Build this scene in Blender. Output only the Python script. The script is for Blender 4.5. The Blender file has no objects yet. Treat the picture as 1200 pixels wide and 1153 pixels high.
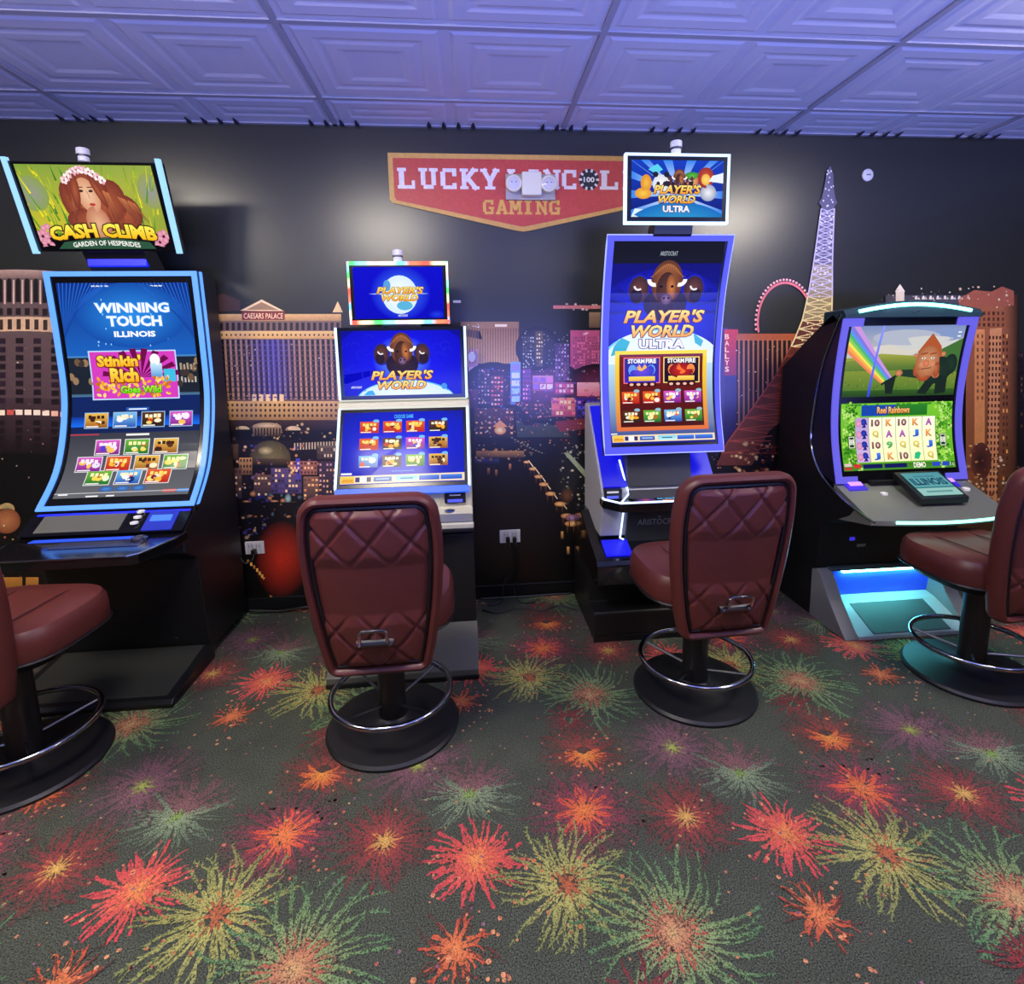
import bpy, bmesh, math, random
from mathutils import Vector, Matrix
from mathutils.geometry import tessellate_polygon

PI = math.pi
scene = bpy.context.scene
COL = scene.collection

# ------------------------------------------------------------------ camera
FPX, CX, CY = 639.967, 610.31, 508.95            # focal length and principal point, 1200x1153 frame
PITCH, YAW, ROLL = math.radians(8.574), math.radians(5.192), math.radians(-0.977)
CAM = Vector((0.0, -3.185, 1.493))
CEIL_H = 2.70
cp, sp, cyw, syw = math.cos(PITCH), math.sin(PITCH), math.cos(YAW), math.sin(YAW)
FWD = Vector((syw*cp, cyw*cp, -sp)); RT0 = Vector((cyw, -syw, 0)); UP0 = RT0.cross(FWD)
RT = math.cos(ROLL)*RT0 + math.sin(ROLL)*UP0
UP = -math.sin(ROLL)*RT0 + math.cos(ROLL)*UP0
cam_d = bpy.data.cameras.new('camera'); cam = bpy.data.objects.new('camera', cam_d); COL.objects.link(cam)
m3 = Matrix((RT, UP, -FWD)).transposed()
cam.matrix_world = Matrix.Translation(CAM) @ m3.to_4x4()
cam_d.sensor_fit = 'HORIZONTAL'; cam_d.sensor_width = 36.0
cam_d.lens = FPX/1200*36
cam_d.shift_x = (600-CX)/1200; cam_d.shift_y = (CY-576.5)/1200
cam_d.clip_start = 0.05
scene.camera = cam

# ------------------------------------------------------------------ world, exposure, large lights
world = bpy.data.worlds.new('world'); scene.world = world; world.use_nodes = True
world.node_tree.nodes['Background'].inputs[0].default_value = (0.5, 0.55, 0.8, 1)
world.node_tree.nodes['Background'].inputs[1].default_value = 0.01
vs = scene.view_settings
vs.view_transform = 'Standard'; vs.look = 'None'; vs.exposure = 0.0; vs.gamma = 1.0; vs.use_curve_mapping = False

def area_light(name, loc, target, sx, sy, color, power, spread=PI):
    d = bpy.data.lights.new(name, 'AREA'); d.shape = 'RECTANGLE'; d.size = sx; d.size_y = sy
    d.color = color; d.energy = power; d.spread = spread
    o = bpy.data.objects.new(name, d); COL.objects.link(o); o.location = loc
    o.rotation_euler = (Vector(target)-Vector(loc)).to_track_quat('-Z', 'Y').to_euler()
    return o
# added unseen violet fill that washes up the ceiling from behind the camera
area_light('violet_fill_light', (1.2, -4.3, 1.0), (1.0, -2.6, 2.7), 6.0, 0.6, (0.20, 0.26, 1.0), 165, math.radians(110))
LAMP = 44.0          # radiance of the white ceiling lamps

# ------------------------------------------------------------------ helpers
def lin(c):
    r = []
    for v in c:
        v = max(0.0, v/255.0)
        r.append(v/12.92 if v <= 0.04045 else ((v+0.055)/1.055)**2.4)
    return tuple(r)

def at_wall(x, y, Y=0.0):
    """point on the plane Y (metres) seen at photograph position x, y"""
    d = FWD + RT*((x-CX)/FPX) - UP*((y-CY)/FPX)
    return CAM + d*((Y-CAM.y)/d.y)

MATS = {}
def mat(name, rgb=(128, 128, 128), rough=0.5, metal=0.0, emit=None, estr=0.0, spec=0.5, bump=None, coat=0.0, vary=0.0, vscale=20.0):
    if name in MATS: return MATS[name]
    m = bpy.data.materials.new(name); m.use_nodes = True
    nt = m.node_tree; b = nt.nodes['Principled BSDF']
    c = lin(rgb)
    b.inputs['Base Color'].default_value = (*c, 1)
    b.inputs['Roughness'].default_value = rough; b.inputs['Metallic'].default_value = metal
    b.inputs['Specular IOR Level'].default_value = spec
    b.inputs['Coat Weight'].default_value = coat; b.inputs['Coat Roughness'].default_value = 0.1
    if emit is not None:
        b.inputs['Emission Color'].default_value = (*lin(emit), 1); b.inputs['Emission Strength'].default_value = estr
    tc = nt.nodes.new('ShaderNodeTexCoord')
    if vary:
        n = nt.nodes.new('ShaderNodeTexNoise'); n.inputs['Scale'].default_value = vscale; n.inputs['Detail'].default_value = 4
        nt.links.new(tc.outputs['Object'], n.inputs['Vector'])
        r = nt.nodes.new('ShaderNodeMapRange'); r.inputs['To Min'].default_value = 1-vary; r.inputs['To Max'].default_value = 1+vary
        nt.links.new(n.outputs['Fac'], r.inputs['Value'])
        mx = nt.nodes.new('ShaderNodeMix'); mx.data_type = 'RGBA'; mx.blend_type = 'MULTIPLY'; mx.inputs['Factor'].default_value = 1
        mx.inputs[6].default_value = (*c, 1); nt.links.new(r.outputs['Result'], mx.inputs[7])
        nt.links.new(mx.outputs[2], b.inputs['Base Color'])
    if bump:
        n2 = nt.nodes.new('ShaderNodeTexNoise'); n2.inputs['Scale'].default_value = bump[0]; n2.inputs['Detail'].default_value = 3
        nt.links.new(tc.outputs['Object'], n2.inputs['Vector'])
        bp = nt.nodes.new('ShaderNodeBump'); bp.inputs['Strength'].default_value = bump[1]; bp.inputs['Distance'].default_value = bump[2]
        nt.links.new(n2.outputs['Fac'], bp.inputs['Height']); nt.links.new(bp.outputs['Normal'], b.inputs['Normal'])
    MATS[name] = m; return m

def mat_led(name, rgb, strength):
    if name in MATS: return MATS[name]
    return mat(name, (30, 30, 30), 0.4, emit=rgb, estr=strength)

def mat_screen(name, strength=1.0, rough=0.12):
    """lit display: picture colour comes from the Col attribute; glass surface on top"""
    if name in MATS: return MATS[name]
    m = bpy.data.materials.new(name); m.use_nodes = True; nt = m.node_tree; b = nt.nodes['Principled BSDF']
    a = nt.nodes.new('ShaderNodeVertexColor'); a.layer_name = 'Col'
    b.inputs['Base Color'].default_value = (0.004, 0.004, 0.005, 1); b.inputs['Roughness'].default_value = rough
    b.inputs['Specular IOR Level'].default_value = 0.10
    nt.links.new(a.outputs['Color'], b.inputs['Emission Color']); b.inputs['Emission Strength'].default_value = strength
    MATS[name] = m; return m

def mat_print(name, mult=1.0, rough=0.4, spec=0.5, warm=(1, 1, 1)):
    """printed surface: colour from the Col attribute with fine paper grain"""
    if name in MATS: return MATS[name]
    m = bpy.data.materials.new(name); m.use_nodes = True; nt = m.node_tree; b = nt.nodes['Principled BSDF']
    a = nt.nodes.new('ShaderNodeVertexColor'); a.layer_name = 'Col'
    tc = nt.nodes.new('ShaderNodeTexCoord')
    n = nt.nodes.new('ShaderNodeTexNoise'); n.inputs['Scale'].default_value = 60; n.inputs['Detail'].default_value = 5
    nt.links.new(tc.outputs['Object'], n.inputs['Vector'])
    r = nt.nodes.new('ShaderNodeMapRange'); r.inputs['To Min'].default_value = 0.8*mult; r.inputs['To Max'].default_value = 1.2*mult
    nt.links.new(n.outputs['Fac'], r.inputs['Value'])
    mx = nt.nodes.new('ShaderNodeMix'); mx.data_type = 'RGBA'; mx.blend_type = 'MULTIPLY'; mx.inputs['Factor'].default_value = 1
    nt.links.new(a.outputs['Color'], mx.inputs[6]); nt.links.new(r.outputs['Result'], mx.inputs[7])
    m2 = nt.nodes.new('ShaderNodeMix'); m2.data_type = 'RGBA'; m2.blend_type = 'MULTIPLY'; m2.inputs['Factor'].default_value = 1; m2.inputs[7].default_value = (*warm, 1)
    nt.links.new(mx.outputs[2], m2.inputs[6]); nt.links.new(m2.outputs[2], b.inputs['Base Color'])
    b.inputs['Roughness'].default_value = rough; b.inputs['Specular IOR Level'].default_value = spec
    MATS[name] = m; return m

def tag(o, label=None, cat=None, group=None, kind=None):
    if label: o['label'] = label
    if cat: o['category'] = cat
    if group: o['group'] = group
    if kind: o['kind'] = kind
    return o

def empty(name, loc, rz=0.0, label=None, cat=None, group=None):
    o = bpy.data.objects.new(name, None); COL.objects.link(o); o.location = loc; o.rotation_euler = (0, 0, rz)
    o.empty_display_size = 0.1
    return tag(o, label, cat, group)

def copy_tree(o, parent=None):
    c = o.copy(); COL.objects.link(c)
    if parent is not None: c.parent = parent
    for ch in list(o.children): copy_tree(ch, c)
    return c

class MB:
    """collects shapes for ONE mesh object"""
    def __init__(self): self.v = []; self.f = []
    def add(self, vs, fs):
        n = len(self.v); self.v += [tuple(p) for p in vs]; self.f += [tuple(i+n for i in f) for f in fs]; return self
    def box(self, x0, x1, y0, y1, z0, z1, bev=0.0):
        if bev <= 0:
            return self.add([(x0,y0,z0),(x1,y0,z0),(x1,y1,z0),(x0,y1,z0),(x0,y0,z1),(x1,y0,z1),(x1,y1,z1),(x0,y1,z1)],
                            [(0,3,2,1),(4,5,6,7),(0,1,5,4),(1,2,6,5),(2,3,7,6),(3,0,4,7)])
        bm = bmesh.new(); bmesh.ops.create_cube(bm, size=1)
        for v in bm.verts: v.co = Vector(((x0+x1)/2+v.co.x*(x1-x0), (y0+y1)/2+v.co.y*(y1-y0), (z0+z1)/2+v.co.z*(z1-z0)))
        bmesh.ops.bevel(bm, geom=bm.edges[:], offset=bev, segments=2, affect='EDGES', profile=0.5)
        return self.bm(bm)
    def bm(self, bm):
        bm.verts.ensure_lookup_table(); bm.verts.index_update()
        self.add([v.co[:] for v in bm.verts], [[v.index for v in f.verts] for f in bm.faces]); bm.free(); return self
    def prism_x(self, prof, x0, x1):
        """closed (y,z) profile extruded along x"""
        n = len(prof)
        vs = [(x0, p[0], p[1]) for p in prof] + [(x1, p[0], p[1]) for p in prof]
        fs = [(i, (i+1) % n, n+(i+1) % n, n+i) for i in range(n)]
        tris = tessellate_polygon([[Vector((p[0], p[1], 0)) for p in prof]])
        fs += [tuple(t) for t in tris] + [tuple(n+i for i in reversed(t)) for t in tris]
        return self.add(vs, fs)
    def prism_z(self, prof, z0, z1):
        n = len(prof)
        vs = [(p[0], p[1], z0) for p in prof] + [(p[0], p[1], z1) for p in prof]
        fs = [(i, (i+1) % n, n+(i+1) % n, n+i) for i in range(n)]
        tris = tessellate_polygon([[Vector((p[0], p[1], 0)) for p in prof]])
        fs += [tuple(reversed(t)) for t in tris] + [tuple(n+i for i in t) for t in tris]
        return self.add(vs, fs)
    def slab(self, prof, x0, x1, th):
        """open (y,z) profile turned into a curved slab of thickness th (towards +normal)"""
        pts = [Vector(p) for p in prof]; back = []
        for i, p in enumerate(pts):
            t = (pts[min(i+1, len(pts)-1)]-pts[max(i-1, 0)]).normalized(); nrm = Vector((t.y, -t.x))
            back.append(p+nrm*th)
        n = len(pts)
        vs = [(x, p.x, p.y) for x in (x0, x1) for p in pts] + [(x, p.x, p.y) for x in (x0, x1) for p in back]
        fs = []
        for i in range(n-1):
            fs += [(i, n+i, n+i+1, i+1), (2*n+i, 2*n+i+1, 3*n+i+1, 3*n+i), (i, i+1, 2*n+i+1, 2*n+i), (n+i, 3*n+i, 3*n+i+1, n+i+1)]
        fs += [(0, 2*n, 3*n, n), (n-1, 2*n-1, 4*n-1, 3*n-1)]
        return self.add(vs, fs)
    def tube(self, pts, r, seg=8, closed=False):
        pts = [Vector(p) for p in pts]; n = len(pts); rings = []; up = None
        for i, p in enumerate(pts):
            a = pts[(i-1) % n] if (closed or i > 0) else p
            b = pts[(i+1) % n] if (closed or i < n-1) else p
            t = (b-a).normalized()
            if up is None:
                up = Vector((0, 0, 1)) if abs(t.z) < 0.9 else Vector((1, 0, 0))
            s = t.cross(up).normalized(); up = s.cross(t).normalized()
            rr = r[i] if isinstance(r, (list, tuple)) else r
            rings.append([p + rr*(math.cos(2*PI*k/seg)*s + math.sin(2*PI*k/seg)*up) for k in range(seg)])
        vs = [q for rg in rings for q in rg]; fs = []
        for i in range(n if closed else n-1):
            j = (i+1) % n
            fs += [(i*seg+k, i*seg+(k+1) % seg, j*seg+(k+1) % seg, j*seg+k) for k in range(seg)]
        if not closed:
            fs += [tuple(reversed(range(seg))), tuple((n-1)*seg+k for k in range(seg))]
        return self.add(vs, fs)
    def lathe(self, prof, c=(0, 0, 0), seg=32, axis='Z'):
        """(radius, height) profile spun about an axis"""
        n = len(prof); vs = []
        for (r, h) in prof:
            for k in range(seg):
                a = 2*PI*k/seg
                q = (r*math.cos(a), r*math.sin(a), h)
                if axis == 'Y': q = (q[0], -q[2], q[1])
                vs.append((q[0]+c[0], q[1]+c[1], q[2]+c[2]))
        fs = [(i*seg+k, i*seg+(k+1) % seg, (i+1)*seg+(k+1) % seg, (i+1)*seg+k) for i in range(n-1) for k in range(seg)]
        fs += [tuple(reversed(range(seg))), tuple((n-1)*seg+k for k in range(seg))]
        return self.add(vs, fs)
    def build(self, name, material, parent=None, label=None, smooth=False, bevel=0.0, fix=True):
        me = bpy.data.meshes.new(name); me.from_pydata(self.v, [], self.f); me.update()
        if fix:
            bm = bmesh.new(); bm.from_mesh(me); bmesh.ops.recalc_face_normals(bm, faces=bm.faces[:]); bm.to_mesh(me); bm.free()
        me.materials.append(material)
        o = bpy.data.objects.new(name, me); COL.objects.link(o)
        if parent is not None: o.parent = parent
        if label: o['label'] = label
        if smooth:
            me.polygons.foreach_set('use_smooth', [True]*len(me.polygons)); 
            try: me.set_sharp_from_angle(angle=math.radians(40))
            except Exception: pass
        if bevel > 0:
            b = o.modifiers.new('bevel', 'BEVEL'); b.width = bevel; b.segments = 2; b.limit_method = 'ANGLE'; b.angle_limit = math.radians(35)
        return o

def struct(o): o['kind'] = 'structure'; return o

def catmull(pts, n):
    """n samples, even in arc length, through 2D points"""
    P = [Vector(p) for p in pts]; out = []
    for i in range(len(P)-1):
        p0 = P[max(i-1, 0)]; p1 = P[i]; p2 = P[i+1]; p3 = P[min(i+2, len(P)-1)]
        for k in range(24):
            t = k/24
            out.append(0.5*((2*p1)+(p2-p0)*t+(2*p0-5*p1+4*p2-p3)*t*t+(3*p1-p0-3*p2+p3)*t**3))
    out.append(P[-1]); L = [0]
    for a, b in zip(out, out[1:]): L.append(L[-1]+(b-a).length)
    res = []; j = 0
    for k in range(n):
        d = L[-1]*k/(n-1)
        while j < len(L)-2 and L[j+1] < d: j += 1
        t = (d-L[j])/max(1e-9, L[j+1]-L[j]); res.append(out[j].lerp(out[j+1], min(1, t)))
    return res, L[-1]

# ---------------------------------------------------------------- flat pictures (screens, prints)
TXT = {}
def text_tris(s, bold, shear, slab=False):
    key = (s, bold, shear)
    if key in TXT: return TXT[key]
    cu = bpy.data.curves.new('t', 'FONT'); cu.body = s; cu.size = 1; cu.offset = bold; cu.shear = shear; cu.resolution_u = 2
    ob = bpy.data.objects.new('t', cu); COL.objects.link(ob)
    dg = bpy.context.evaluated_depsgraph_get()
    me = bpy.data.meshes.new_from_object(ob.evaluated_get(dg))
    me.calc_loop_triangles()
    V = [(v.co.x, v.co.y) for v in me.vertices]
    tr = [tuple(V[i] for i in t.vertices) for t in me.loop_triangles]
    bpy.data.objects.remove(ob); bpy.data.meshes.remove(me); bpy.data.curves.remove(cu)
    xs = [p[0] for t in tr for p in t]; ys = [p[1] for t in tr for p in t]
    TXT[key] = (tr, min(xs), max(xs), min(ys), max(ys)); return TXT[key]

# heavy slab-serif capitals as strokes on a 0..1 x 0..1 cell (for the wall sign)
class Art:
    def __init__(self, step=0.00022): self.P = []; self.l = 0; self.step = step
    def up(self, n=1): self.l += n; return self
    def poly(self, pts, col, convex=True):
        """col: one colour, or one per point"""
        cols = [lin(col)]*len(pts) if not hasattr(col[0], '__len__') else [lin(c) for c in col]
        if convex: self.P.append((list(pts), cols, self.l))
        else:
            for t in tessellate_polygon([[Vector((p[0], p[1], 0)) for p in pts]]):
                self.P.append(([pts[i] for i in t], [cols[i] for i in t], self.l))
        return self
    def rect(self, x0, y0, x1, y1, col, col2=None):
        """col2: colour of the upper edge"""
        c2 = col2 or col
        return self.poly([(x0, y0), (x1, y0), (x1, y1), (x0, y1)], [col, col, c2, c2])
    def frame(self, x0, y0, x1, y1, t, col, col2=None):
        self.rect(x0, y0, x1, y0+t, col); self.rect(x0, y1-t, x1, y1, col2 or col)
        self.rect(x0, y0+t, x0+t, y1-t, col, col2); self.rect(x1-t, y0+t, x1, y1-t, col, col2); return self
    def ell(self, cx, cy, rx, ry, col, col2=None, n=20, a0=0.0, a1=2*PI, rot=0.0):
        """fan; col2 = rim colour"""
        cr, sr = math.cos(rot), math.sin(rot); q = []
        for k in range(n+1):
            a = a0+(a1-a0)*k/n; x, y = rx*math.cos(a), ry*math.sin(a); q.append((cx+x*cr-y*sr, cy+x*sr+y*cr))
        c2 = col2 or col
        for a, b in zip(q, q[1:]): self.poly([(cx, cy), a, b], [col, c2, c2])
        return self
    def ring(self, cx, cy, r0, r1, col, n=24, a0=0.0, a1=2*PI, asp=1.0):
        for k in range(n):
            a, b = a0+(a1-a0)*k/n, a0+(a1-a0)*(k+1)/n
            f = lambda r, t: (cx+r*math.cos(t), cy+asp*r*math.sin(t))
            self.poly([f(r0, a), f(r1, a), f(r1, b), f(r0, b)], col)
        return self
    def line(self, x0, y0, x1, y1, w, col, col2=None, w2=None):
        d = Vector((x1-x0, y1-y0)); 
        if d.length < 1e-9: return self
        n = Vector((-d.y, d.x)).normalized()*w/2; n2 = n*((w2 if w2 is not None else w)/w); c2 = col2 or col
        return self.poly([(x0-n.x, y0-n.y), (x1-n2.x, y1-n2.y), (x1+n2.x, y1+n2.y), (x0+n.x, y0+n.y)], [col, c2, c2, col])
    def text(self, s, x0, y0, x1, y1, col, col2=None, bold=0.02, shear=0.0, arc=0.0):
        """fit the text into a box; col2 = colour at its top; arc = rise in the middle"""
        tr, a0, a1, b0, b1 = text_tris(s, bold, shear); c2 = col2 or col
        for t in tr:
            pts = []; cs = []
            for p in t:
                u = (p[0]-a0)/(a1-a0); v = (p[1]-b0)/(b1-b0)
                pts.append((x0+u*(x1-x0), y0+v*(y1-y0)+arc*(1-(2*u-1)**2)))
                cs.append(tuple(col[i]+(c2[i]-col[i])*v for i in range(3)))
            self.poly(pts, cs)
        return self
    def otext(self, s, x0, y0, x1, y1, col, col2, ocol, o=0.035, bold=0.02, shear=0.0, arc=0.0, drop=(0, 0)):
        """text with an outline underneath"""
        k = (y1-y0)*o*1.3
        self.text(s, x0-k+drop[0], y0-k+drop[1], x1+k+drop[0], y1+k+drop[1], ocol, bold=bold+o, shear=shear, arc=arc); self.up()
        return self.text(s, x0, y0, x1, y1, col, col2, bold=bold, shear=shear, arc=arc)
    def build(self, name, material, parent, mapf, cuts=None, label=None):
        vs = []; fs = []; cs = []
        clip = getattr(mapf, 'clip', None)
        for idx, (pts, cols, l) in enumerate(self.P):
            l = l+(idx % 16)*0.055     # neighbours never share one plane
            if clip:
                for ax, lim in ((0, clip[0]), (1, clip[1])):
                    if min(p[ax] for p in pts) < -1e-6: pts, cols = half_poly(pts, cols, ax, 0.0, 1)
                    if len(pts) > 2 and max(p[ax] for p in pts) > lim+1e-6: pts, cols = half_poly(pts, cols, ax, lim, -1)
                    if len(pts) < 3: break
                if len(pts) < 3: continue
            todo = [(pts, cols)]
            if cuts:
                ys = [p[1] for p in pts]; lo, hi = min(ys), max(ys); todo = []
                rest = (pts, cols)
                for c in cuts:
                    if c <= lo+1e-9 or c >= hi-1e-9: continue
                    A, B = split_poly(rest[0], rest[1], c)
                    if len(A[0]) > 2: todo.append(A)
                    rest = B
                if len(rest[0]) > 2: todo.append(rest)
            for p, c in todo:
                n = len(vs); vs += [mapf(q[0], q[1], l*self.step) for q in p]; fs.append(tuple(range(n, n+len(p)))); cs += c
        me = bpy.data.meshes.new(name); me.from_pydata(vs, [], fs); me.update()
        at = me.color_attributes.new('Col', 'FLOAT_COLOR', 'POINT')
        at.data.foreach_set('color', [x for c in cs for x in (*c, 1.0)])
        me.materials.append(material); o = bpy.data.objects.new(name, me); COL.objects.link(o)
        if parent is not None: o.parent = parent
        if label: o['label'] = label
        return o

def half_poly(pts, cols, ax, c, sg):
    P, C = [], []; n = len(pts)
    for i in range(n):
        p, q = pts[i], pts[(i+1) % n]; a, b = cols[i], cols[(i+1) % n]; dp, dq = (p[ax]-c)*sg, (q[ax]-c)*sg
        if dp >= 0: P.append(p); C.append(a)
        if dp*dq < 0:
            t = dp/(dp-dq); P.append((p[0]+t*(q[0]-p[0]), p[1]+t*(q[1]-p[1]))); C.append(tuple(a[k]+t*(b[k]-a[k]) for k in range(3)))
    return P, C

def split_poly(pts, cols, c):
    A = ([], []); B = ([], []); n = len(pts)
    for i in range(n):
        p, q = pts[i], pts[(i+1) % n]; a, b = cols[i], cols[(i+1) % n]
        if p[1] <= c: A[0].append(p); A[1].append(a)
        if p[1] >= c: B[0].append(p); B[1].append(a)
        if (p[1]-c)*(q[1]-c) < 0:
            t = (c-p[1])/(q[1]-p[1]); x = (p[0]+t*(q[0]-p[0]), c); y = tuple(a[k]+t*(b[k]-a[k]) for k in range(3))
            A[0].append(x); A[1].append(y); B[0].append(x); B[1].append(y)
    return A, B

def curve_map(prof, W, H, half, s0, s1, off=0.0):
    """picture W x H laid on a curved front: prof = samples bottom to top (y,z); s0..s1 = part of the arc used"""
    n = len(prof)
    def f(u, v, l):
        s = (s0+(s1-s0)*v/H)*(n-1); s = min(max(s, 0), n-1.0001); i = int(s); t = s-i
        p = prof[i].lerp(prof[i+1], t); d = (prof[i+1]-prof[i]).normalized(); nr = Vector((-d.y, d.x))
        p = p+nr*(l+off)
        return ((u/W*2-1)*half, p.x, p.y)
    cuts = [H*(k/(n-1)-s0)/(s1-s0) for k in range(n)]
    f.clip = (W, H)
    return f, [c for c in cuts if 0 < c < H]

def flat_map(W, H, half, p0, p1, off=0.0):
    """picture on a plane between (y,z) p0 (bottom) and p1 (top)"""
    a, b = Vector(p0), Vector(p1); d = (b-a).normalized(); nr = Vector((-d.y, d.x))
    def f(u, v, l):
        p = a.lerp(b, v/H)+nr*(l+off); return ((u/W*2-1)*half, p.x, p.y)
    f.clip = (W, H)
    return f
# ================================================================== the room
RX0, RX1, RY0, RY1 = -5.2, 6.2, -6.2, 0.0
wall_m = mat('painted_wall', (44, 44, 50), 0.6, vary=0.06, vscale=3)
struct(MB().box(RX0-0.1, RX0, RY0, RY1, 0, CEIL_H).build('wall_left', wall_m))
struct(MB().box(RX1, RX1+0.1, RY0, RY1, 0, CEIL_H).build('wall_right', wall_m))
struct(MB().box(RX0-0.1, RX1+0.1, RY0-0.1, RY0, 0, CEIL_H).build('wall_front', wall_m))
struct(MB().box(RX0-0.1, RX1+0.1, RY1, RY1+0.1, 0, CEIL_H).build('wall_back', mat('black_wall', (30, 32, 34), 0.45)))

# ---- carpet: dark tufted ground with a printed fireworks pattern, one material
def carpet_material():
    m = bpy.data.materials.new('fireworks_carpet'); m.use_nodes = True; nt = m.node_tree; b = nt.nodes['Principled BSDF']
    L = nt.links.new; N = nt.nodes.new
    tc = N('ShaderNodeTexCoord')
    n1 = N('ShaderNodeTexNoise'); n1.inputs['Scale'].default_value = 260; n1.inputs['Detail'].default_value = 3
    n2 = N('ShaderNodeTexNoise'); n2.inputs['Scale'].default_value = 9; n2.inputs['Detail'].default_value = 4
    n3 = N('ShaderNodeTexVoronoi'); n3.inputs['Scale'].default_value = 170
    for n in (n1, n2, n3): L(tc.outputs['Object'], n.inputs['Vector'])
    r = N('ShaderNodeValToRGB'); r.color_ramp.elements[0].position = 0.32; r.color_ramp.elements[1].position = 0.72
    r.color_ramp.elements[0].color = (*lin((26, 28, 28)), 1); r.color_ramp.elements[1].color = (*lin((100, 106, 92)), 1)
    L(n1.outputs['Fac'], r.inputs['Fac'])
    a = N('ShaderNodeVertexColor'); a.layer_name = 'Col'
    # alpha of the print is roughened by the tufts
    tuft = N('ShaderNodeMapRange'); tuft.inputs['From Min'].default_value = 0.38; tuft.inputs['From Max'].default_value = 0.62
    tuft.inputs['To Min'].default_value = -0.62; tuft.inputs['To Max'].default_value = 0.42
    L(n1.outputs['Fac'], tuft.inputs['Value'])
    add = N('ShaderNodeMath'); add.operation = 'ADD'; add.use_clamp = True
    sub = N('ShaderNodeMath'); sub.operation = 'MULTIPLY'
    gt = N('ShaderNodeMath'); gt.operation = 'GREATER_THAN'; gt.inputs[1].default_value = 0.01; L(a.outputs['Alpha'], gt.inputs[0])
    L(a.outputs['Alpha'], add.inputs[0]); L(tuft.outputs['Result'], add.inputs[1])
    L(add.outputs[0], sub.inputs[0]); L(gt.outputs[0], sub.inputs[1])
    mx = N('ShaderNodeMix'); mx.data_type = 'RGBA'
    L(sub.outputs[0], mx.inputs['Factor']); L(r.outputs['Color'], mx.inputs[6]); L(a.outputs['Color'], mx.inputs[7])
    mm = N('ShaderNodeMix'); mm.data_type = 'RGBA'; mm.blend_type = 'MULTIPLY'; mm.inputs['Factor'].default_value = 1
    r2 = N('ShaderNodeMapRange'); r2.inputs['To Min'].default_value = 0.72; r2.inputs['To Max'].default_value = 1.25
    L(n2.outputs['Fac'], r2.inputs['Value']); L(mx.outputs[2], mm.inputs[6]); L(r2.outputs['Result'], mm.inputs[7])
    L(mm.outputs[2], b.inputs['Base Color'])
    b.inputs['Roughness'].default_value = 0.95; b.inputs['Specular IOR Level'].default_value = 0.15
    bp = N('ShaderNodeBump'); bp.inputs['Strength'].default_value = 0.7; bp.inputs['Distance'].default_value = 0.004
    L(n3.outputs['Distance'], bp.inputs['Height']); L(bp.outputs['Normal'], b.inputs['Normal'])
    return m
CARPET = carpet_material()
floor = struct(MB().box(RX0, RX1, RY0, RY1, -0.05, 0).build('floor', CARPET))
fa = floor.data.color_attributes.new('Col', 'FLOAT_COLOR', 'POINT')
fa.data.foreach_set('color', [0.0]*(4*len(floor.data.vertices)))

rng = random.Random(11)
CV, CF, CC = [], [], []
def cpoly(pts, cols):
    n = len(CV); CV.extend(pts); CF.append(tuple(range(n, n+len(pts)))); CC.extend(cols)
def cl(c, a): return (*[v*.76 for v in lin(c)], a)
LAYZ = [0.0006]
def ray(cx, cy, ang, r0, r1, w, c0, c1, a0, a1, bend, dash, rg, barbs=False):
    """one streak of a firework: a ragged tapering ribbon along a slightly bent spoke"""
    n = max(3, int((r1-r0)/dash)); z = LAYZ[0]+rg.random()*0.00006
    pv = None
    for k in range(n+1):
        t = k/n; rr = r0+(r1-r0)*t; aa = ang+bend*t*t+(rg.random()-.5)*.35*w/max(rr, .03)
        ww = w*(.25+1.1*rg.random())*(1.0-.35*abs(2*t-.8))*.5; px, py = cx+rr*math.cos(aa), cy+rr*math.sin(aa)
        col = tuple(c0[i]+(c1[i]-c0[i])*t for i in range(3)); al = (a0+(a1-a0)*t)*(.8+.35*rg.random())
        cur = ((px-math.sin(aa)*ww, py+math.cos(aa)*ww, z), (px+math.sin(aa)*ww, py-math.cos(aa)*ww, z), cl(col, al))
        if pv and rg.random() > .06: cpoly([pv[0], cur[0], cur[1], pv[1]], [pv[2], cur[2], cur[2], pv[2]])
        if barbs and k > 0:
            for s in (-1, 1):
                if rg.random() < .35: continue
                b = aa+s*(.35+.4*rg.random()); L = w*(.9+.7*rg.random()); h = w*.3
                ex, ey = px+L*math.cos(b), py+L*math.sin(b)
                zb = z+.00003+.00003*rg.random(); cpoly([(px-h*math.sin(b), py+h*math.cos(b), zb), (ex, ey, zb), (px+h*math.sin(b), py-h*math.cos(b), zb)], [cl(col, al)]*3)
        pv = cur
def burst(cx, cy, n, r0, r1, w, c0, c1, a0, a1, seed, bend=0.25, dash=0.011, arc=(0, 2*PI), vary=0.3, barbs=False):
    rg = random.Random(seed)
    for k in range(n):
        ang = arc[0]+(arc[1]-arc[0])*(k+0.6*rg.random())/n
        rl = r1*(1-vary*rg.random())
        ray(cx, cy, ang, r0, rl, w*(0.7+0.6*rg.random()), c0, c1, a0, a1, bend*(rg.random()-0.5)*2, dash, rg, barbs)
    LAYZ[0] += 0.00009
def dots(cx, cy, n, r, col, seed, size=0.006):
    rg = random.Random(seed)
    for k in range(n):
        a = 2*PI*rg.random(); rr = r*math.sqrt(rg.random()); s = size*(0.5+0.8*rg.random()); x, y = cx+rr*math.cos(a), cy+rr*math.sin(a)
        cpoly([(x+s*math.cos(2*PI*j/6), y+s*math.sin(2*PI*j/6), LAYZ[0]) for j in range(6)], [cl(col, 0.95)]*6)
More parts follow.
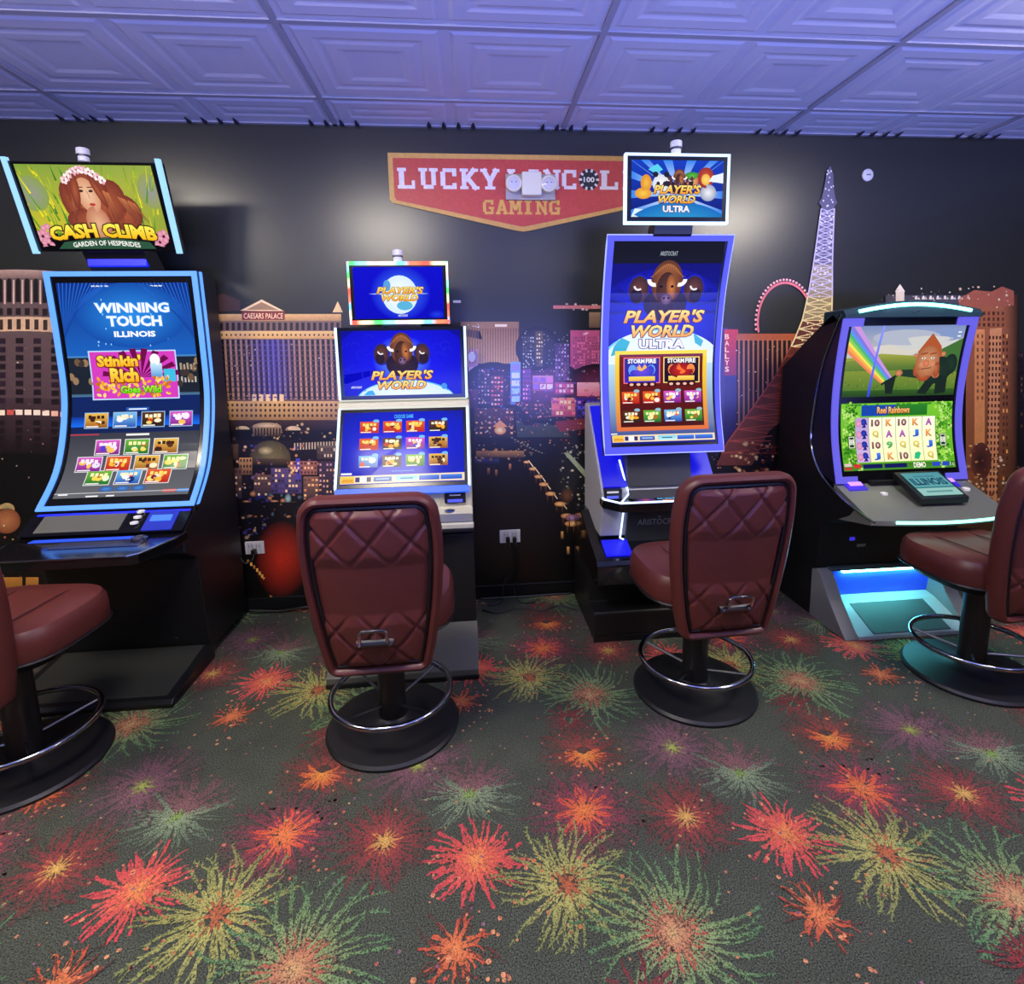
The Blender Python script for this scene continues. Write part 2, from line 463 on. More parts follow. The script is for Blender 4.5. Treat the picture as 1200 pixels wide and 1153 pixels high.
def blob(cx, cy, rx, ry, col, a, seed):
    """soft tinted ground under a burst"""
    n = 14
    for k in range(n):
        t0, t1 = 2*PI*k/n, 2*PI*(k+1)/n
        cpoly([(cx, cy, LAYZ[0]), (cx+rx*math.cos(t0), cy+ry*math.sin(t0), LAYZ[0]), (cx+rx*math.cos(t1), cy+ry*math.sin(t1), LAYZ[0])], [cl(col, a), cl(col, 0.02), cl(col, 0.02)])
    LAYZ[0] += 0.00003
PX, PYP = 0.958, 1.0
def carpet_cell(ox, oy, s):
    LAYZ[0] = 0.0006
    P = lambda x, y: (ox+x, oy+y)
    # dim purple and dark red bursts first
    x, y = P(-0.235, -1.36); blob(x, y, .20, .20, (92, 62, 78), .55, 0); burst(x, y, 44, .02, .23, .015, (150, 100, 116), (116, 78, 94), .85, .6, s+1, .3); burst(x, y, 14, 0, .05, .009, (190, 200, 100), (140, 150, 80), 1, .7, s+2)
    x, y = P(-0.045, -1.51); burst(x, y, 22, .02, .20, .015, (160, 108, 114), (124, 86, 94), .8, .6, s+3, .3, arc=(0.2, PI-.2)); burst(x, y, 30, .015, .19, .011, (160, 178, 140), (104, 126, 106), .85, .6, s+4, .35, arc=(PI*.75, 2*PI+.5)); burst(x, y, 10, 0, .04, .008, (150, 190, 90), (150, 170, 110), .9, .7, s+5)
    x, y = P(0.383, -1.36); blob(x, y, .17, .16, (120, 55, 55), .5, 0); burst(x, y, 34, .03, .19, .015, (176, 76, 70), (120, 60, 64), .85, .55, s+6, .3); burst(x, y-.015, 22, 0, .085, .011, (255, 170, 80), (235, 104, 62), 1, .85, s+7, arc=(PI*.8, 2*PI+.6)); dots(x, y-.05, 16, .17, (240, 150, 100), s+8)
    x, y = P(0.331, -1.62); blob(x, y, .19, .18, (118, 58, 72), .6, 0); burst(x, y, 44, .04, .22, .015, (176, 76, 96), (126, 66, 84), .9, .6, s+9, .3); burst(x, y, 28, .0, .115, .011, (255, 150, 80), (238, 84, 70), 1, .9, s+10); dots(x, y, 18, .2, (226, 130, 100), s+11)
    x, y = P(0.651, -1.68); blob(x, y, .15, .15, (120, 52, 56), .55, 0); burst(x, y, 38, .03, .19, .015, (180, 78, 78), (130, 60, 66), .9, .6, s+12, .3); burst(x, y, 16, 0, .06, .010, (240, 200, 110), (214, 130, 76), 1, .9, s+13)
    # bright ones
    x, y = P(-0.025, -1.76); blob(x, y, .09, .09, (190, 70, 70), .6, 0); burst(x, y, 40, .0, .165, .013, (250, 122, 92), (232, 84, 96), 1, .95, s+14, .22); burst(x, y, 16, 0, .08, .009, (255, 166, 96), (252, 120, 90), 1, 1, s+15); dots(x, y-.05, 14, .18, (250, 160, 120), s+16)
    x, y = P(0.232, -1.86); burst(x, y, 46, .03, .225, .011, (206, 200, 116), (156, 166, 98), .85, .75, s+17, .3, dash=.013, barbs=True); burst(x, y, 12, 0, .06, .011, (216, 120, 80), (200, 120, 80), .95, .8, s+18); dots(x, y, 20, .16, (222, 140, 92), s+19)
    x, y = P(0.481, -2.02); blob(x, y, .11, .11, (196, 132, 98), .75, 0); burst(x, y, 46, .05, .265, .011, (168, 186, 122), (106, 156, 104), .8, .7, s+20, .4, dash=.014, barbs=True); burst(x, y, 26, 0, .10, .011, (232, 190, 130), (206, 104, 88), .95, .8, s+21)
    x, y = P(0.36, -2.17); burst(x, y, 20, .02, .13, .012, (170, 66, 72), (136, 58, 66), .85, .6, s+25, .3)
    x, y = P(-0.078, -2.0); burst(x, y, 26, .0, .10, .011, (250, 150, 90), (212, 92, 70), 1, .9, s+22, .5); burst(x, y, 10, .03, .13, .009, (150, 74, 66), (120, 66, 62), .8, .5, s+23, .5); dots(x+.02, y-.05, 18, .15, (250, 170, 120), s+24)
    rg = random.Random(s+30); LAYZ[0] += .00009
    for k in range(90):
        x, y = P(-0.3+PX*rg.random(), -1.2-PYP*rg.random()); sz = .0026+.003*rg.random()
        cpoly([(x+sz*math.cos(2*PI*j/6), y+sz*math.sin(2*PI*j/6), LAYZ[0]) for j in range(6)], [cl(rg.choice([(226, 150, 110), (214, 176, 120), (206, 110, 96), (170, 120, 150)]), 0.9)]*6)
for i in range(-3, 4):
    for j in range(-1, 3):
        carpet_cell(i*PX, j*PYP-0.014*i, 100+7*(i % 2))
me = bpy.data.meshes.new('firework_print'); me.from_pydata(CV, [], CF); me.update()
at_ = me.color_attributes.new('Col', 'FLOAT_COLOR', 'POINT'); at_.data.foreach_set('color', [x for c in CC for x in c])
me.materials.append(CARPET); fp = bpy.data.objects.new('firework_print', me); COL.objects.link(fp); fp.parent = floor
fp['kind'] = 'stuff'; fp['label'] = 'bright fireworks pattern printed on the carpet'

# ---- ceiling: lay-in panels in a grid, two embossed squares to a panel
ceil_m = mat('ceiling_panel', (214, 212, 216), 0.65, vary=0.03, vscale=6, bump=(90, .12, .002))
grid_m = mat('ceiling_grid', (168, 166, 172), 0.5)
ceiling = struct(MB().box(RX0-0.1, RX1+0.1, RY0-0.1, RY1+0.1, CEIL_H+0.03, CEIL_H+0.12).build('ceiling', ceil_m))
TW, TD, GX, GY = 1.22, 0.61, -1.889, -0.316
def panel_mesh(name, y0, y1):
    """panel 1.22 wide from y0 to y1, faces down"""
    b = MB(); g = 0.013; zf = 0.0
    lev = [(0.0, 0.005), (0.022, 0.005), (0.036, 0.0), (0.085, 0.0), (0.102, 0.0035), (0.112, 0.0035), (0.129, 0.0005), (0.165, 0.0005), (0.19, 0.004)]
    for k in range(2):
        x0, x1 = g+k*(TW-2*g)/2, g+(k+1)*(TW-2*g)/2; ya, yb = y0+g, y1-g; rings = []
        for d, h in lev:
            if x1-x0-2*d < .02 or yb-ya-2*d < .02: break
            rings.append([(x0+d, ya+d, h), (x1-d, ya+d, h), (x1-d, yb-d, h), (x0+d, yb-d, h)])
        vs = [p for r in rings for p in r]; fs = []
        for i in range(len(rings)-1):
            fs += [(4*i+j, 4*i+4+j, 4*i+4+(j+1) % 4, 4*i+(j+1) % 4) for j in range(4)]
        n = 4*(len(rings)-1); fs.append((n+3, n+2, n+1, n)); b.add(vs, fs)
    me = bpy.data.meshes.new(name); me.from_pydata(b.v, [], b.f); me.update(); me.materials.append(ceil_m); return me
full = panel_mesh('ceiling_panel', 0, TD); cut = panel_mesh('ceiling_panel_cut', 0, -GY-0.002)
for i in range(-3, 7):
    for j in range(-1, 10):
        y = GY-(j+1)*TD
        o = bpy.data.objects.new('ceiling_panel', cut if j < 0 else full); COL.objects.link(o); o.parent = ceiling
        o.location = (GX+i*TW, GY if j < 0 else y, CEIL_H-0.002 if True else 0)
for i in range(-3, 8):
    o = MB().box(GX+i*TW-.012, GX+i*TW+.012, RY0, RY1, CEIL_H-.006, CEIL_H+.02).build('grid_bar', grid_m, ceiling)
for j in range(0, 10):
    o = MB().box(RX0, RX1, GY-j*TD-.012, GY-j*TD+.012, CEIL_H-.005, CEIL_H+.02).build('grid_bar', grid_m, ceiling)
struct(MB().box(RX0, RX1, -.022, 0, CEIL_H-.006, CEIL_H+.02).build('trim_1', grid_m))
notch_m = mat('notch', (40, 38, 52), 0.7)
nb = MB()
for i in range(-5, 10):
    for k in range(4):
        x = GX+i*TD+(k-1.5)*.078
        nb.add([(x-.012, -.03, CEIL_H-.007), (x+.012, -.03, CEIL_H-.007), (x+.003, -.075, CEIL_H-.004), (x-.003, -.075, CEIL_H-.004), (x-.01, -.022, CEIL_H-.016), (x+.01, -.022, CEIL_H-.016)],
               [(0, 1, 2, 3), (0, 4, 5, 1), (0, 3, 4), (1, 5, 2), (4, 3, 2, 5)])
o = nb.build('edge_scallops', notch_m, ceiling); o['kind'] = 'stuff'
struct(MB().box(RX0, RX1, -.018, 0, 0, .085, bev=.004).build('baseboard_back', mat('black_vinyl', (20, 20, 22), 0.35)))

# ceiling lamps (out of frame, over the players): they light the room
def ceiling_lamp(x, y, label, k=1.0):
    r = empty('ceiling_light', (x, y, CEIL_H-.006), 0, label, 'light', 'square ceiling lamps')
    MB().box(-.31, .31, -.31, .31, -.016, 0, bev=.004).build('frame', mat('white_metal', (225, 225, 225), .4), r)
    MB().box(-.28, .28, -.28, .28, -.085, -.0165, bev=.015).build('diffuser', mat_led('lamp_diffuser_%d' % int(k*100), (255, 244, 226), LAMP*k), r)
ceiling_lamp(-2.35, -2.0, 'square white ceiling lamp over the left end of the row')
ceiling_lamp(-0.72, -2.25, 'square white ceiling lamp over the middle of the row')
ceiling_lamp(2.35, -1.85, 'square white ceiling lamp over the right end of the row')
ceiling_lamp(0.9, -3.9, 'square white ceiling lamp in the middle of the room', .2)
ceiling_lamp(-2.2, -4.6, 'square white ceiling lamp at the far left of the room', .2)
ceiling_lamp(3.4, -4.4, 'square white ceiling lamp at the far right of the room', .2)
# ================================================================== printed wall mural: a city strip by night
class WallArt(Art):
    """a picture whose coordinates are photograph positions on the wall plane"""
    pass
def wall_map(u, v, l):
    p = at_wall(u, v); return (p.x, -0.0015-l, p.z)
A = WallArt(step=0.0002)
R_ = random.Random(5)
def Q(x0, y0, x1, y1, c, c2=None):       # c2 = colour of the lower edge
    A.poly([(x0, y0), (x1, y0), (x1, y1), (x0, y1)], [c, c, c2 or c, c2 or c])
def windows(x0, y0, x1, y1, nx, ny, cols, fx=.55, fy=.6, prob=1.0, slope=0.0):
    dx, dy = (x1-x0)/nx, (y1-y0)/ny
    for i in range(nx):
        for j in range(ny):
            if R_.random() > prob: continue
            c = R_.choice(cols); a = x0+(i+.5-fx/2)*dx+slope*(j*dy); b = y0+(j+.5-fy/2)*dy
            Q(a, b, a+fx*dx, b+fy*dy, c)
def lights(x0, y0, x1, y1, n, cols, s=(1, 2.5)):
    for k in range(n):
        x, y = x0+R_.random()*(x1-x0), y0+R_.random()*(y1-y0); w = s[0]+R_.random()*(s[1]-s[0]); h = w*(.5+.6*R_.random())
        c = R_.choice(cols); A.ell(x, y, w*.62, h*.62, c, tuple(v*.45 for v in c), n=7)
DK = (16, 17, 20)
# night sky and dark ground
A.poly([(-620, 60), (1950, 60), (1950, 420), (-620, 420)], [(34, 38, 36)]*4)
A.poly([(-620, 420), (1950, 420), (1950, 800), (-620, 800)], [(20, 20, 23)]*2+[(10, 10, 11)]*2)
A.up()
# generic blocks of the strip (mostly hidden behind the machines)
def skyline(xa, xb, top, base, cols, lit=(240, 210, 160)):
    x = xa
    while x < xb:
        w = 12+16*R_.random(); h = (base-top)*(.45+.55*R_.random()); cc = R_.choice(cols); x2 = min(x+w, xb)
        Q(x, base-h, x2-1, base, cc, tuple(v*.55 for v in cc)); A.up()
        windows(x+1, base-h+2, x2-2, base-2, max(2, int(w/4)), max(3, int(h/7)), [lit, tuple(v*.4 for v in cc), tuple(v*.5 for v in cc), tuple(v*.35 for v in cc)], .5, .45); A.l -= 1
        x += w
    A.up(2); lights(xa, base-20, xb, base+50, int((xb-xa)*.9), [(250, 210, 150), (220, 120, 120), (170, 120, 210), (240, 240, 220)], (.9, 2.6)); A.up()
skyline(400, 532, 385, 520, [(90, 70, 74), (110, 84, 70), (70, 56, 84), (84, 60, 60)])
skyline(712, 850, 392, 520, [(110, 60, 100), (80, 60, 110), (120, 74, 84), (70, 56, 80)])
skyline(985, 1128, 360, 560, [(84, 74, 80), (110, 80, 64), (70, 64, 80)])
skyline(1190, 1700, 400, 560, [(40, 32, 32), (46, 36, 34), (34, 30, 36)], (96, 72, 52))
# ---- left hotel with curved cornice
for k in range(51):
    xa, xb = -380+k*12.2, -380+(k+1)*12.2
    f = lambda x: 316+min(((x-20)/100)**2*9, 60)
    ya, yb = f(xa), f(xb)
    A.poly([(xa, ya), (xb, yb), (xb, yb+10), (xa, ya+10)], [(176, 152, 142)]*2+[(120, 100, 94)]*2)
    A.poly([(xa, ya+10), (xb, yb+10), (xb, yb+150), (xa, ya+150)], [(98, 84, 84)]*2+[(78, 64, 70)]*2)
    A.poly([(xa, ya+150), (xb, yb+150), (xb, yb+215), (xa, ya+215)], [(66, 52, 60)]*2+[(26, 22, 26)]*2)
A.up()
for k in range(58):
    x = -376+k*10.4; y = 316+min(((x-20)/100)**2*9, 60)
    A.poly([(x, y+14), (x+5.5, y+14), (x+5.5, y+38), (x, y+38)], (26, 22, 24)); A.ell(x+2.75, y+14, 2.75, 4, (26, 22, 24), n=8, a0=PI, a1=2*PI)
    Q(x+7, y+12, x+9, y+40, (196, 176, 160))
    Q(x, y+45, x+6, y+53, (34, 28, 32)); Q(x-1, y+55, x+9.4, y+72, (196, 170, 140)); 
    Q(x, y+164, x+8, y+170, R_.choice([(250, 240, 220), (236, 190, 170), (200, 90, 80)]))
A.up()
for k in range(58):
    x = -376+k*10.4; y = 316+min(((x-20)/100)**2*9, 60)
    Q(x+1, y+58, x+6, y+70, (60, 46, 40))
    if k % 2: continue
    for j in range(8): Q(x, y+80+j*10, x+9, y+86.5+j*10, R_.choice([(34, 26, 34), (30, 24, 30), (42, 30, 44)]))
    for j in range(4): Q(x, y+176+j*9, x+8, y+182+j*9, (28, 22, 28))
lights(-380, 400, 95, 560, 110, [(230, 210, 180), (220, 120, 110), (190, 140, 170), (150, 90, 130)], (1, 2.4))
A.up(); A.ell(8, 610, 17, 15, (176, 120, 84), (120, 70, 50)); A.ell(9, 596, 9, 7, (120, 150, 120), (190, 160, 110)); 
Q(-40, 676, 46, 697, (180, 130, 62), (120, 84, 40)); lights(-40, 600, 60, 690, 40, [(240, 190, 110), (200, 120, 80)], (1, 3)); A.up(); Q(27, 676, 31, 690, (20, 16, 14)); lights(-40,560,30,640,12,[(250,240,220)],(1.5,3.5))
# ---- palace hotel in the left middle
x0, x1 = 236, 400
A.poly([(240, 352), (262, 344), (282, 352), (282, 364), (240, 366)], (70, 52, 48))
Q(x0, 368, x1, 376, (214, 180, 120), (176, 140, 88)); Q(x0, 376, x1, 470, (120, 98, 92), (110, 84, 70)); Q(x0, 470, x1+4, 492, (200, 166, 108), (150, 116, 70)); Q(x0, 492, x1+6, 505, (58, 42, 34), (28, 22, 22))
A.poly([(390, 366), (396, 353), (402, 366)], (232, 206, 150)); A.up()
A.poly([(282, 364), (307, 351), (334, 365)], (226, 206, 164)); Q(284, 364.5, 334, 375, (120, 42, 36)); A.up()
A.poly([(289, 363), (307, 354), (327, 363.5)], (150, 122, 92)); A.text('CAESARS PALACE', 286, 373.5, 332, 367, (250, 216, 180), bold=.01)
for k in range(24):
    x = x0+2+k*6.8; s = (x-300)*-.02
    Q(x, 378, x+3.6, 387, (40, 34, 38)); 
Q(x0, 388, x1, 397, (220, 190, 126), (200, 160, 100)); A.up()
for k in range(30): A.ell(x0+3+k*5.4, 392.5, 1.1, 1.3, (70, 50, 34), n=8)
blue = lambda x: max(0, 1-abs(x-316)/34)
for k in range(26):
    x = x0+2+k*6.2; b = blue(x)
    c = (150-60*b, 122-40*b, 112+70*b); d = (34+10*b, 28+12*b, 36+70*b)
    sl = (x-600)*-.00017*70
    A.poly([(x, 398), (x+2.6, 398), (x+2.6+sl, 468), (x+sl, 468)], [c, c, (178-70*b, 138-40*b, 104+70*b), (178-70*b, 138-40*b, 104+70*b)])
    A.poly([(x+2.6, 398), (x+6.2, 398), (x+6.2+sl, 468), (x+2.6+sl, 468)], [d]*4)
A.up()
for k in range(26):
    for j in range(11):
        x = x0+4.8+k*6.2; y = 400+j*6.1; Q(x, y+3.6, x+3.4, y+5.2, (96, 74, 72) if blue(x) < .3 else (70, 70, 140))
lights(x0+30, 400, x1, 468, 26, [(250, 236, 210), (230, 200, 170)], (1, 2))
for k in range(5): Q(296+k*8, 462, 301+k*8, 470, (224, 196, 150))
for k in range(30):
    for j in range(3): A.ell(x0+4+k*5.5, 474.5+j*6.2, 1.5, 1.9, (66, 46, 30), n=7)
A.up()
# low pavilions and dome
lights(200, 496, 410, 520, 70, [(230, 200, 150), (150, 120, 90), (90, 70, 80)], (1.2, 4))
A.ell(313, 500, 17, 5, (206, 190, 160), (150, 130, 100), a0=PI, a1=2*PI); Q(297, 500, 330, 511, (150, 128, 96), (60, 48, 40)); A.ell(285, 503, 8, 4, (200, 180, 140), a0=PI, a1=2*PI); A.ell(344, 504, 9, 5, (200, 180, 150), a0=PI, a1=2*PI); A.up()
windows(298, 501, 330, 511, 9, 1, [(40, 32, 30)], .5, .9)
Q(205, 516, 405, 585, (30, 25, 32), (18, 18, 26)); A.up()
A.ell(317, 537, 24, 21, (120, 112, 74), (70, 64, 46), n=22, a0=PI, a1=2*PI); Q(293, 537, 341, 545, (84, 70, 50), (40, 32, 30))
lights(205, 520, 405, 580, 150, [(250, 226, 180), (216, 160, 110), (140, 110, 180), (90, 80, 190), (200, 130, 110)], (1.2, 4.2))
for k in range(18): x = 345+k*3.4; Q(x, 519-.15*k, x+1.6, 527-.15*k, (190, 180, 160))
A.up(); A.ell(312, 528, 9, 5, (196, 186, 140), (110, 104, 70)); Q(318, 548, 354, 578, (90, 76, 120), (60, 56, 110)); Q(340, 540, 372, 556, (150, 100, 96)); Q(281, 536, 296, 556, (190, 150, 100), (110, 80, 60)); Q(347, 537, 352, 562, (70, 70, 190)); A.up()
windows(318, 548, 354, 578, 9, 5, [(250, 220, 170), (90, 70, 140), (40, 34, 70)], .6, .5); windows(340, 540, 372, 556, 8, 3, [(250, 210, 170), (60, 40, 44)], .5, .5); windows(281, 536, 296, 556, 4, 3, [(60, 44, 34)], .5, .5)
A.up()
for (xa, ya, xb, yb, ca, cb) in ((205, 540, 262, 582, (70, 50, 60), (40, 32, 44)), (262, 548, 284, 584, (96, 76, 70), (50, 40, 50)), (298, 556, 318, 582, (110, 84, 80), (56, 46, 60)), (356, 558, 378, 584, (130, 96, 84), (60, 48, 60)), (374, 540, 406, 580, (70, 56, 76), (44, 36, 60)), (262, 520, 280, 538, (90, 70, 60), (60, 46, 44)), (372, 522, 405, 538, (100, 88, 84), (60, 50, 54))):
    Q(xa, ya, xb, yb, ca, cb)
A.up()
windows(205, 541, 262, 582, 12, 6, [(250, 210, 150), (60, 44, 60), (46, 36, 50), (90, 70, 130)], .5, .4); windows(262, 549, 284, 583, 5, 5, [(250, 220, 170), (60, 46, 54), (120, 90, 90)], .5, .4); windows(298, 557, 318, 582, 5, 4, [(255, 230, 180), (70, 56, 70)], .6, .4); windows(356, 559, 378, 583, 5, 4, [(255, 214, 160), (80, 60, 70), (220, 150, 110)], .6, .4); windows(374, 541, 406, 579, 8, 6, [(200, 170, 210), (60, 50, 70), (240, 200, 160), (50, 44, 64)], .5, .4); windows(372, 523, 405, 537, 9, 2, [(220, 210, 190), (60, 50, 50)], .5, .5)
for x in (256, 290, 322, 344, 366, 388): A.ell(x, 586+4*R_.random(), 6, 1.6, (214, 160, 110), (40, 30, 50), n=8)
# pool with blue light and a soft red ellipse
Q(205, 588, 420, 700, (14, 13, 20), (9, 9, 10))
lights(276, 578, 400, 606, 60, [(60, 60, 160), (40, 46, 120), (90, 120, 150), (200, 140, 100)], (2, 7)); A.ell(338, 584, 4, 6, (150, 190, 200), (60, 90, 110)); A.up()
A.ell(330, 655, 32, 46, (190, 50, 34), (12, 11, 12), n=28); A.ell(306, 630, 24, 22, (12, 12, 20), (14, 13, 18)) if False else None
for k in range(13):
    t = k/12; x = 290+26*t+6*math.sin(t*3); y = 655+42*t; Q(x, y, x+2.6, y+4, R_.choice([(236, 190, 100), (206, 150, 80), (150, 110, 60)]))
lights(280, 606, 318, 635, 22, [(80, 90, 190), (200, 170, 140), (60, 60, 150)], (1.5, 5))
# ---- middle of the strip
A.up()
Q(531, 350, 546, 420, (30, 30, 34)); Q(531, 352, 540, 355, (240, 230, 210)); Q(540, 377, 608, 384, (150, 116, 76)); Q(545, 384, 608, 426, (150, 112, 66), (196, 160, 100)); A.up()
for k in range(21): Q(547+k*3, 385, 548.2+k*3, 426, (104, 74, 44), (150, 116, 70))
lights(548, 380, 562, 383.5, 9, [(250, 240, 220)], (1.5, 2.5)); Q(580, 380, 594, 383, (250, 230, 200)); A.poly([(545, 386), (562, 388), (566, 398), (545, 394)], (60, 48, 40)); Q(548, 409, 560, 430, (190, 140, 170)); Q(549, 430, 566, 455, (230, 190, 220), (160, 100, 170)); A.up(); A.ell(553, 418, 4, 6, (240, 240, 240))
Q(612, 390, 646, 432, (44, 40, 44), (30, 26, 32)); Q(648, 358, 712, 362, (200, 120, 120)); lights(648, 356, 712, 364, 16, [(255, 230, 220)], (2, 4))
Q(690, 366, 712, 384, (150, 128, 100), (110, 90, 70)); Q(668, 387, 712, 446, (196, 96, 140), (170, 76, 140)); A.up()
windows(671, 394, 712, 440, 17, 14, [(110, 60, 90), (236, 150, 180), (150, 80, 120)], .6, .5); A.ell(686, 391, 4, 1.6, (255, 236, 240), (230, 150, 180), n=8, rot=-.3)
BG = (20, 18, 24)
def glow(x, y, rx, ry, cc): A.ell(x, y, rx, ry, cc, BG, n=22)
for g in ((578, 452, 36, 28, (70, 44, 80)), (640, 452, 44, 30, (120, 60, 116)), (700, 456, 40, 30, (130, 60, 100)), (630, 408, 26, 26, (66, 66, 70))): glow(*g); A.up()
# towers and hoardings
for (xa, ya, xb, yb, ca, cb) in ((612, 394, 626, 432, (60, 58, 60), (44, 38, 46)), (627, 388, 636, 430, (84, 76, 62), (60, 50, 46)), (638, 398, 648, 430, (50, 46, 56), (40, 34, 44)), (650, 402, 667, 446, (70, 56, 96), (96, 66, 120)), (560, 432, 574, 474, (70, 60, 80), (50, 38, 50)), (575, 440, 590, 476, (90, 54, 70), (60, 36, 46)), (598, 424, 610, 474, (130, 170, 220), (96, 120, 190)), (612, 432, 622, 470, (110, 70, 130), (90, 50, 100)), (624, 440, 648, 458, (196, 150, 190), (150, 80, 150)), (650, 448, 672, 462, (170, 90, 150), (150, 60, 110)), (545, 456, 560, 478, (110, 60, 90), (60, 34, 44)), (676, 448, 716, 464, (250, 196, 214), (226, 120, 150)), (674, 466, 714, 494, (64, 44, 150), (44, 32, 96)), (646, 466, 674, 488, (226, 140, 120), (150, 64, 90)), (556, 478, 602, 512, (78, 46, 36), (44, 30, 28)), (604, 470, 646, 492, (70, 44, 60), (40, 30, 36))):
    Q(xa, ya, xb, yb, ca, cb)
A.up()
windows(612, 394, 626, 432, 5, 10, [(200, 220, 210), (90, 96, 96), (40, 40, 44)], .5, .4); windows(628, 390, 636, 430, 3, 9, [(250, 230, 170), (120, 100, 70)], .6, .5); windows(650, 402, 667, 446, 5, 10, [(200, 180, 230), (120, 90, 150), (60, 50, 80)], .5, .5); windows(560, 432, 574, 474, 4, 9, [(230, 200, 190), (110, 90, 110), (60, 44, 60)], .5, .4); windows(575, 440, 590, 476, 4, 7, [(250, 120, 120), (120, 60, 80), (240, 200, 180)], .6, .4)
windows(599, 426, 609, 472, 1, 5, [(214, 236, 255), (170, 210, 250), (150, 140, 220)], .9, .7); windows(612, 433, 622, 469, 3, 7, [(230, 150, 220), (130, 80, 170)], .6, .5); windows(624, 441, 648, 457, 3, 2, [(250, 230, 245), (220, 130, 200), (150, 110, 210)], .8, .7); windows(650, 449, 672, 461, 5, 2, [(255, 210, 230), (210, 90, 150)], .7, .6); windows(676, 468, 713, 493, 7, 4, [(90, 90, 240), (200, 120, 220), (30, 24, 60)], .7, .5); windows(646, 468, 674, 487, 6, 3, [(255, 214, 170), (240, 110, 120), (180, 60, 110)], .7, .6); windows(556, 480, 602, 510, 9, 5, [(250, 200, 140), (120, 70, 50), (60, 40, 36), (52, 34, 32)], .5, .35); windows(604, 472, 646, 490, 8, 4, [(250, 150, 150), (90, 60, 80), (60, 44, 54)], .5, .4)
A.up(); lights(609, 388, 668, 440, 70, [(220, 235, 220), (250, 240, 210), (170, 190, 210)], (.8, 2.0)); lights(545, 432, 720, 500, 210, [(250, 120, 200), (255, 226, 236), (150, 100, 230), (255, 196, 140), (110, 130, 235), (225, 80, 120)], (.9, 2.6))
A.poly([(604, 492), (664, 500), (668, 512), (606, 512)], (58, 68, 64)); A.poly([(600, 474), (606, 474), (628, 498), (614, 498)], (30, 26, 30)); A.poly([(650, 494), (684, 490), (690, 502), (656, 506)], (120, 44, 50)); A.up()
lights(556, 474, 720, 535, 150, [(250, 220, 160), (240, 170, 110), (230, 240, 220), (210, 90, 80), (130, 150, 120)], (.8, 2.4))
A.ell(586, 504, 7, 5, (255, 230, 170), (190, 130, 70)); A.poly([(577, 500), (586, 492), (595, 500)], (210, 150, 90))
for k in range(24): t = k/23; A.ell(600+80*t, 513+22*t+8*math.sin(t*3), 1.6, .8, (180, 200, 170), (90, 100, 84), n=6)
# lake with lit boats along the quay
Q(556, 535, 690, 700, (12, 12, 14), (8, 8, 9)); A.up()
A.poly([(600, 536), (646, 530), (700, 545), (716, 600), (690, 628), (660, 590), (630, 552)], (18, 20, 18), convex=False); Q(558, 528, 614, 536, (170, 130, 80), (60, 46, 40)); lights(558, 526, 616, 540, 40, [(255, 220, 150), (220, 160, 90)], (1.5, 4)); Q(556, 537, 585, 543, (50, 60, 120), (20, 22, 44)); A.up()
bt = [(617, 541), (624, 549), (631, 558), (637, 567), (645, 578), (656, 590), (664, 604), (669, 613)]
for k, (x, y) in enumerate(bt):
    w = 4+.55*k
    A.ell(x, y, w, w*.42, (255, 220, 150), (196, 130, 70), n=12); Q(x-w*.7, y+2, x-w*.45, y+7+.7*k, (120, 84, 50), (16, 13, 13)); Q(x+w*.3, y+2, x+w*.5, y+8+.7*k, (130, 90, 52), (16, 13, 13))
    A.line(x+2, y-2, x+8, y+6, 1.2, (255, 236, 190))
A.ell(669, 606, 7, 4, (190, 160, 220), (120, 80, 120)); A.ell(664, 580, 8, 9, (120, 80, 50), (40, 28, 22))
for (x, y) in [(676, 632), (677, 645), (664, 640), (657, 622)]: Q(x, y, x+3, y+9, (250, 200, 120), (90, 60, 40))
for (x, y) in [(571, 548), (596, 543), (580, 550)]: Q(x, y, x+3, y+8, (190, 130, 90), (30, 22, 20))
A.poly([(660, 530), (666, 530), (690, 556), (686, 560)], (150, 170, 140)); lights(655, 520, 700, 590, 60, [(190, 210, 180), (240, 240, 220), (100, 120, 90)], (1, 3.5)); A.ell(690, 612, 10, 5, (40, 40, 140), (14, 14, 30))
# ---- right: hotel with vertical sign, wheel, lattice tower
A.up()
Q(820, 384, 852, 530, (70, 50, 120), (40, 34, 110)); Q(848, 386, 864, 440, (196, 60, 74), (130, 40, 70)); Q(862, 391, 948, 399, (170, 92, 58)); Q(862, 399, 944, 520, (36, 26, 28), (26, 20, 26)); Q(848, 440, 862, 524, (44, 40, 110), (30, 28, 80)); A.up()
for i, ch in enumerate('BALLYS'): A.text(ch, 848.5, 397.5+i*7.6, 853.5, 391.5+i*7.6, (250, 210, 180), bold=.02)
for k in range(15): Q(864+k*5.6, 398, 866+k*5.6, 512, (176, 116, 80), (110, 84, 84))
A.up(); lights(862, 402, 944, 515, 34, [(250, 240, 220), (230, 190, 150)], (1, 2.2))
A.ring(919, 378, 31, 33, (230, 120, 130), 40, PI*.92, PI*2.08, 1.45)
for k in range(32):
    a = PI*.95+PI*1.1*k/31; A.ell(919+34.5*math.cos(a), 378+34.5*1.45*math.sin(a), 1.5, 1.5, (255, 196, 196), n=6)
A.up()
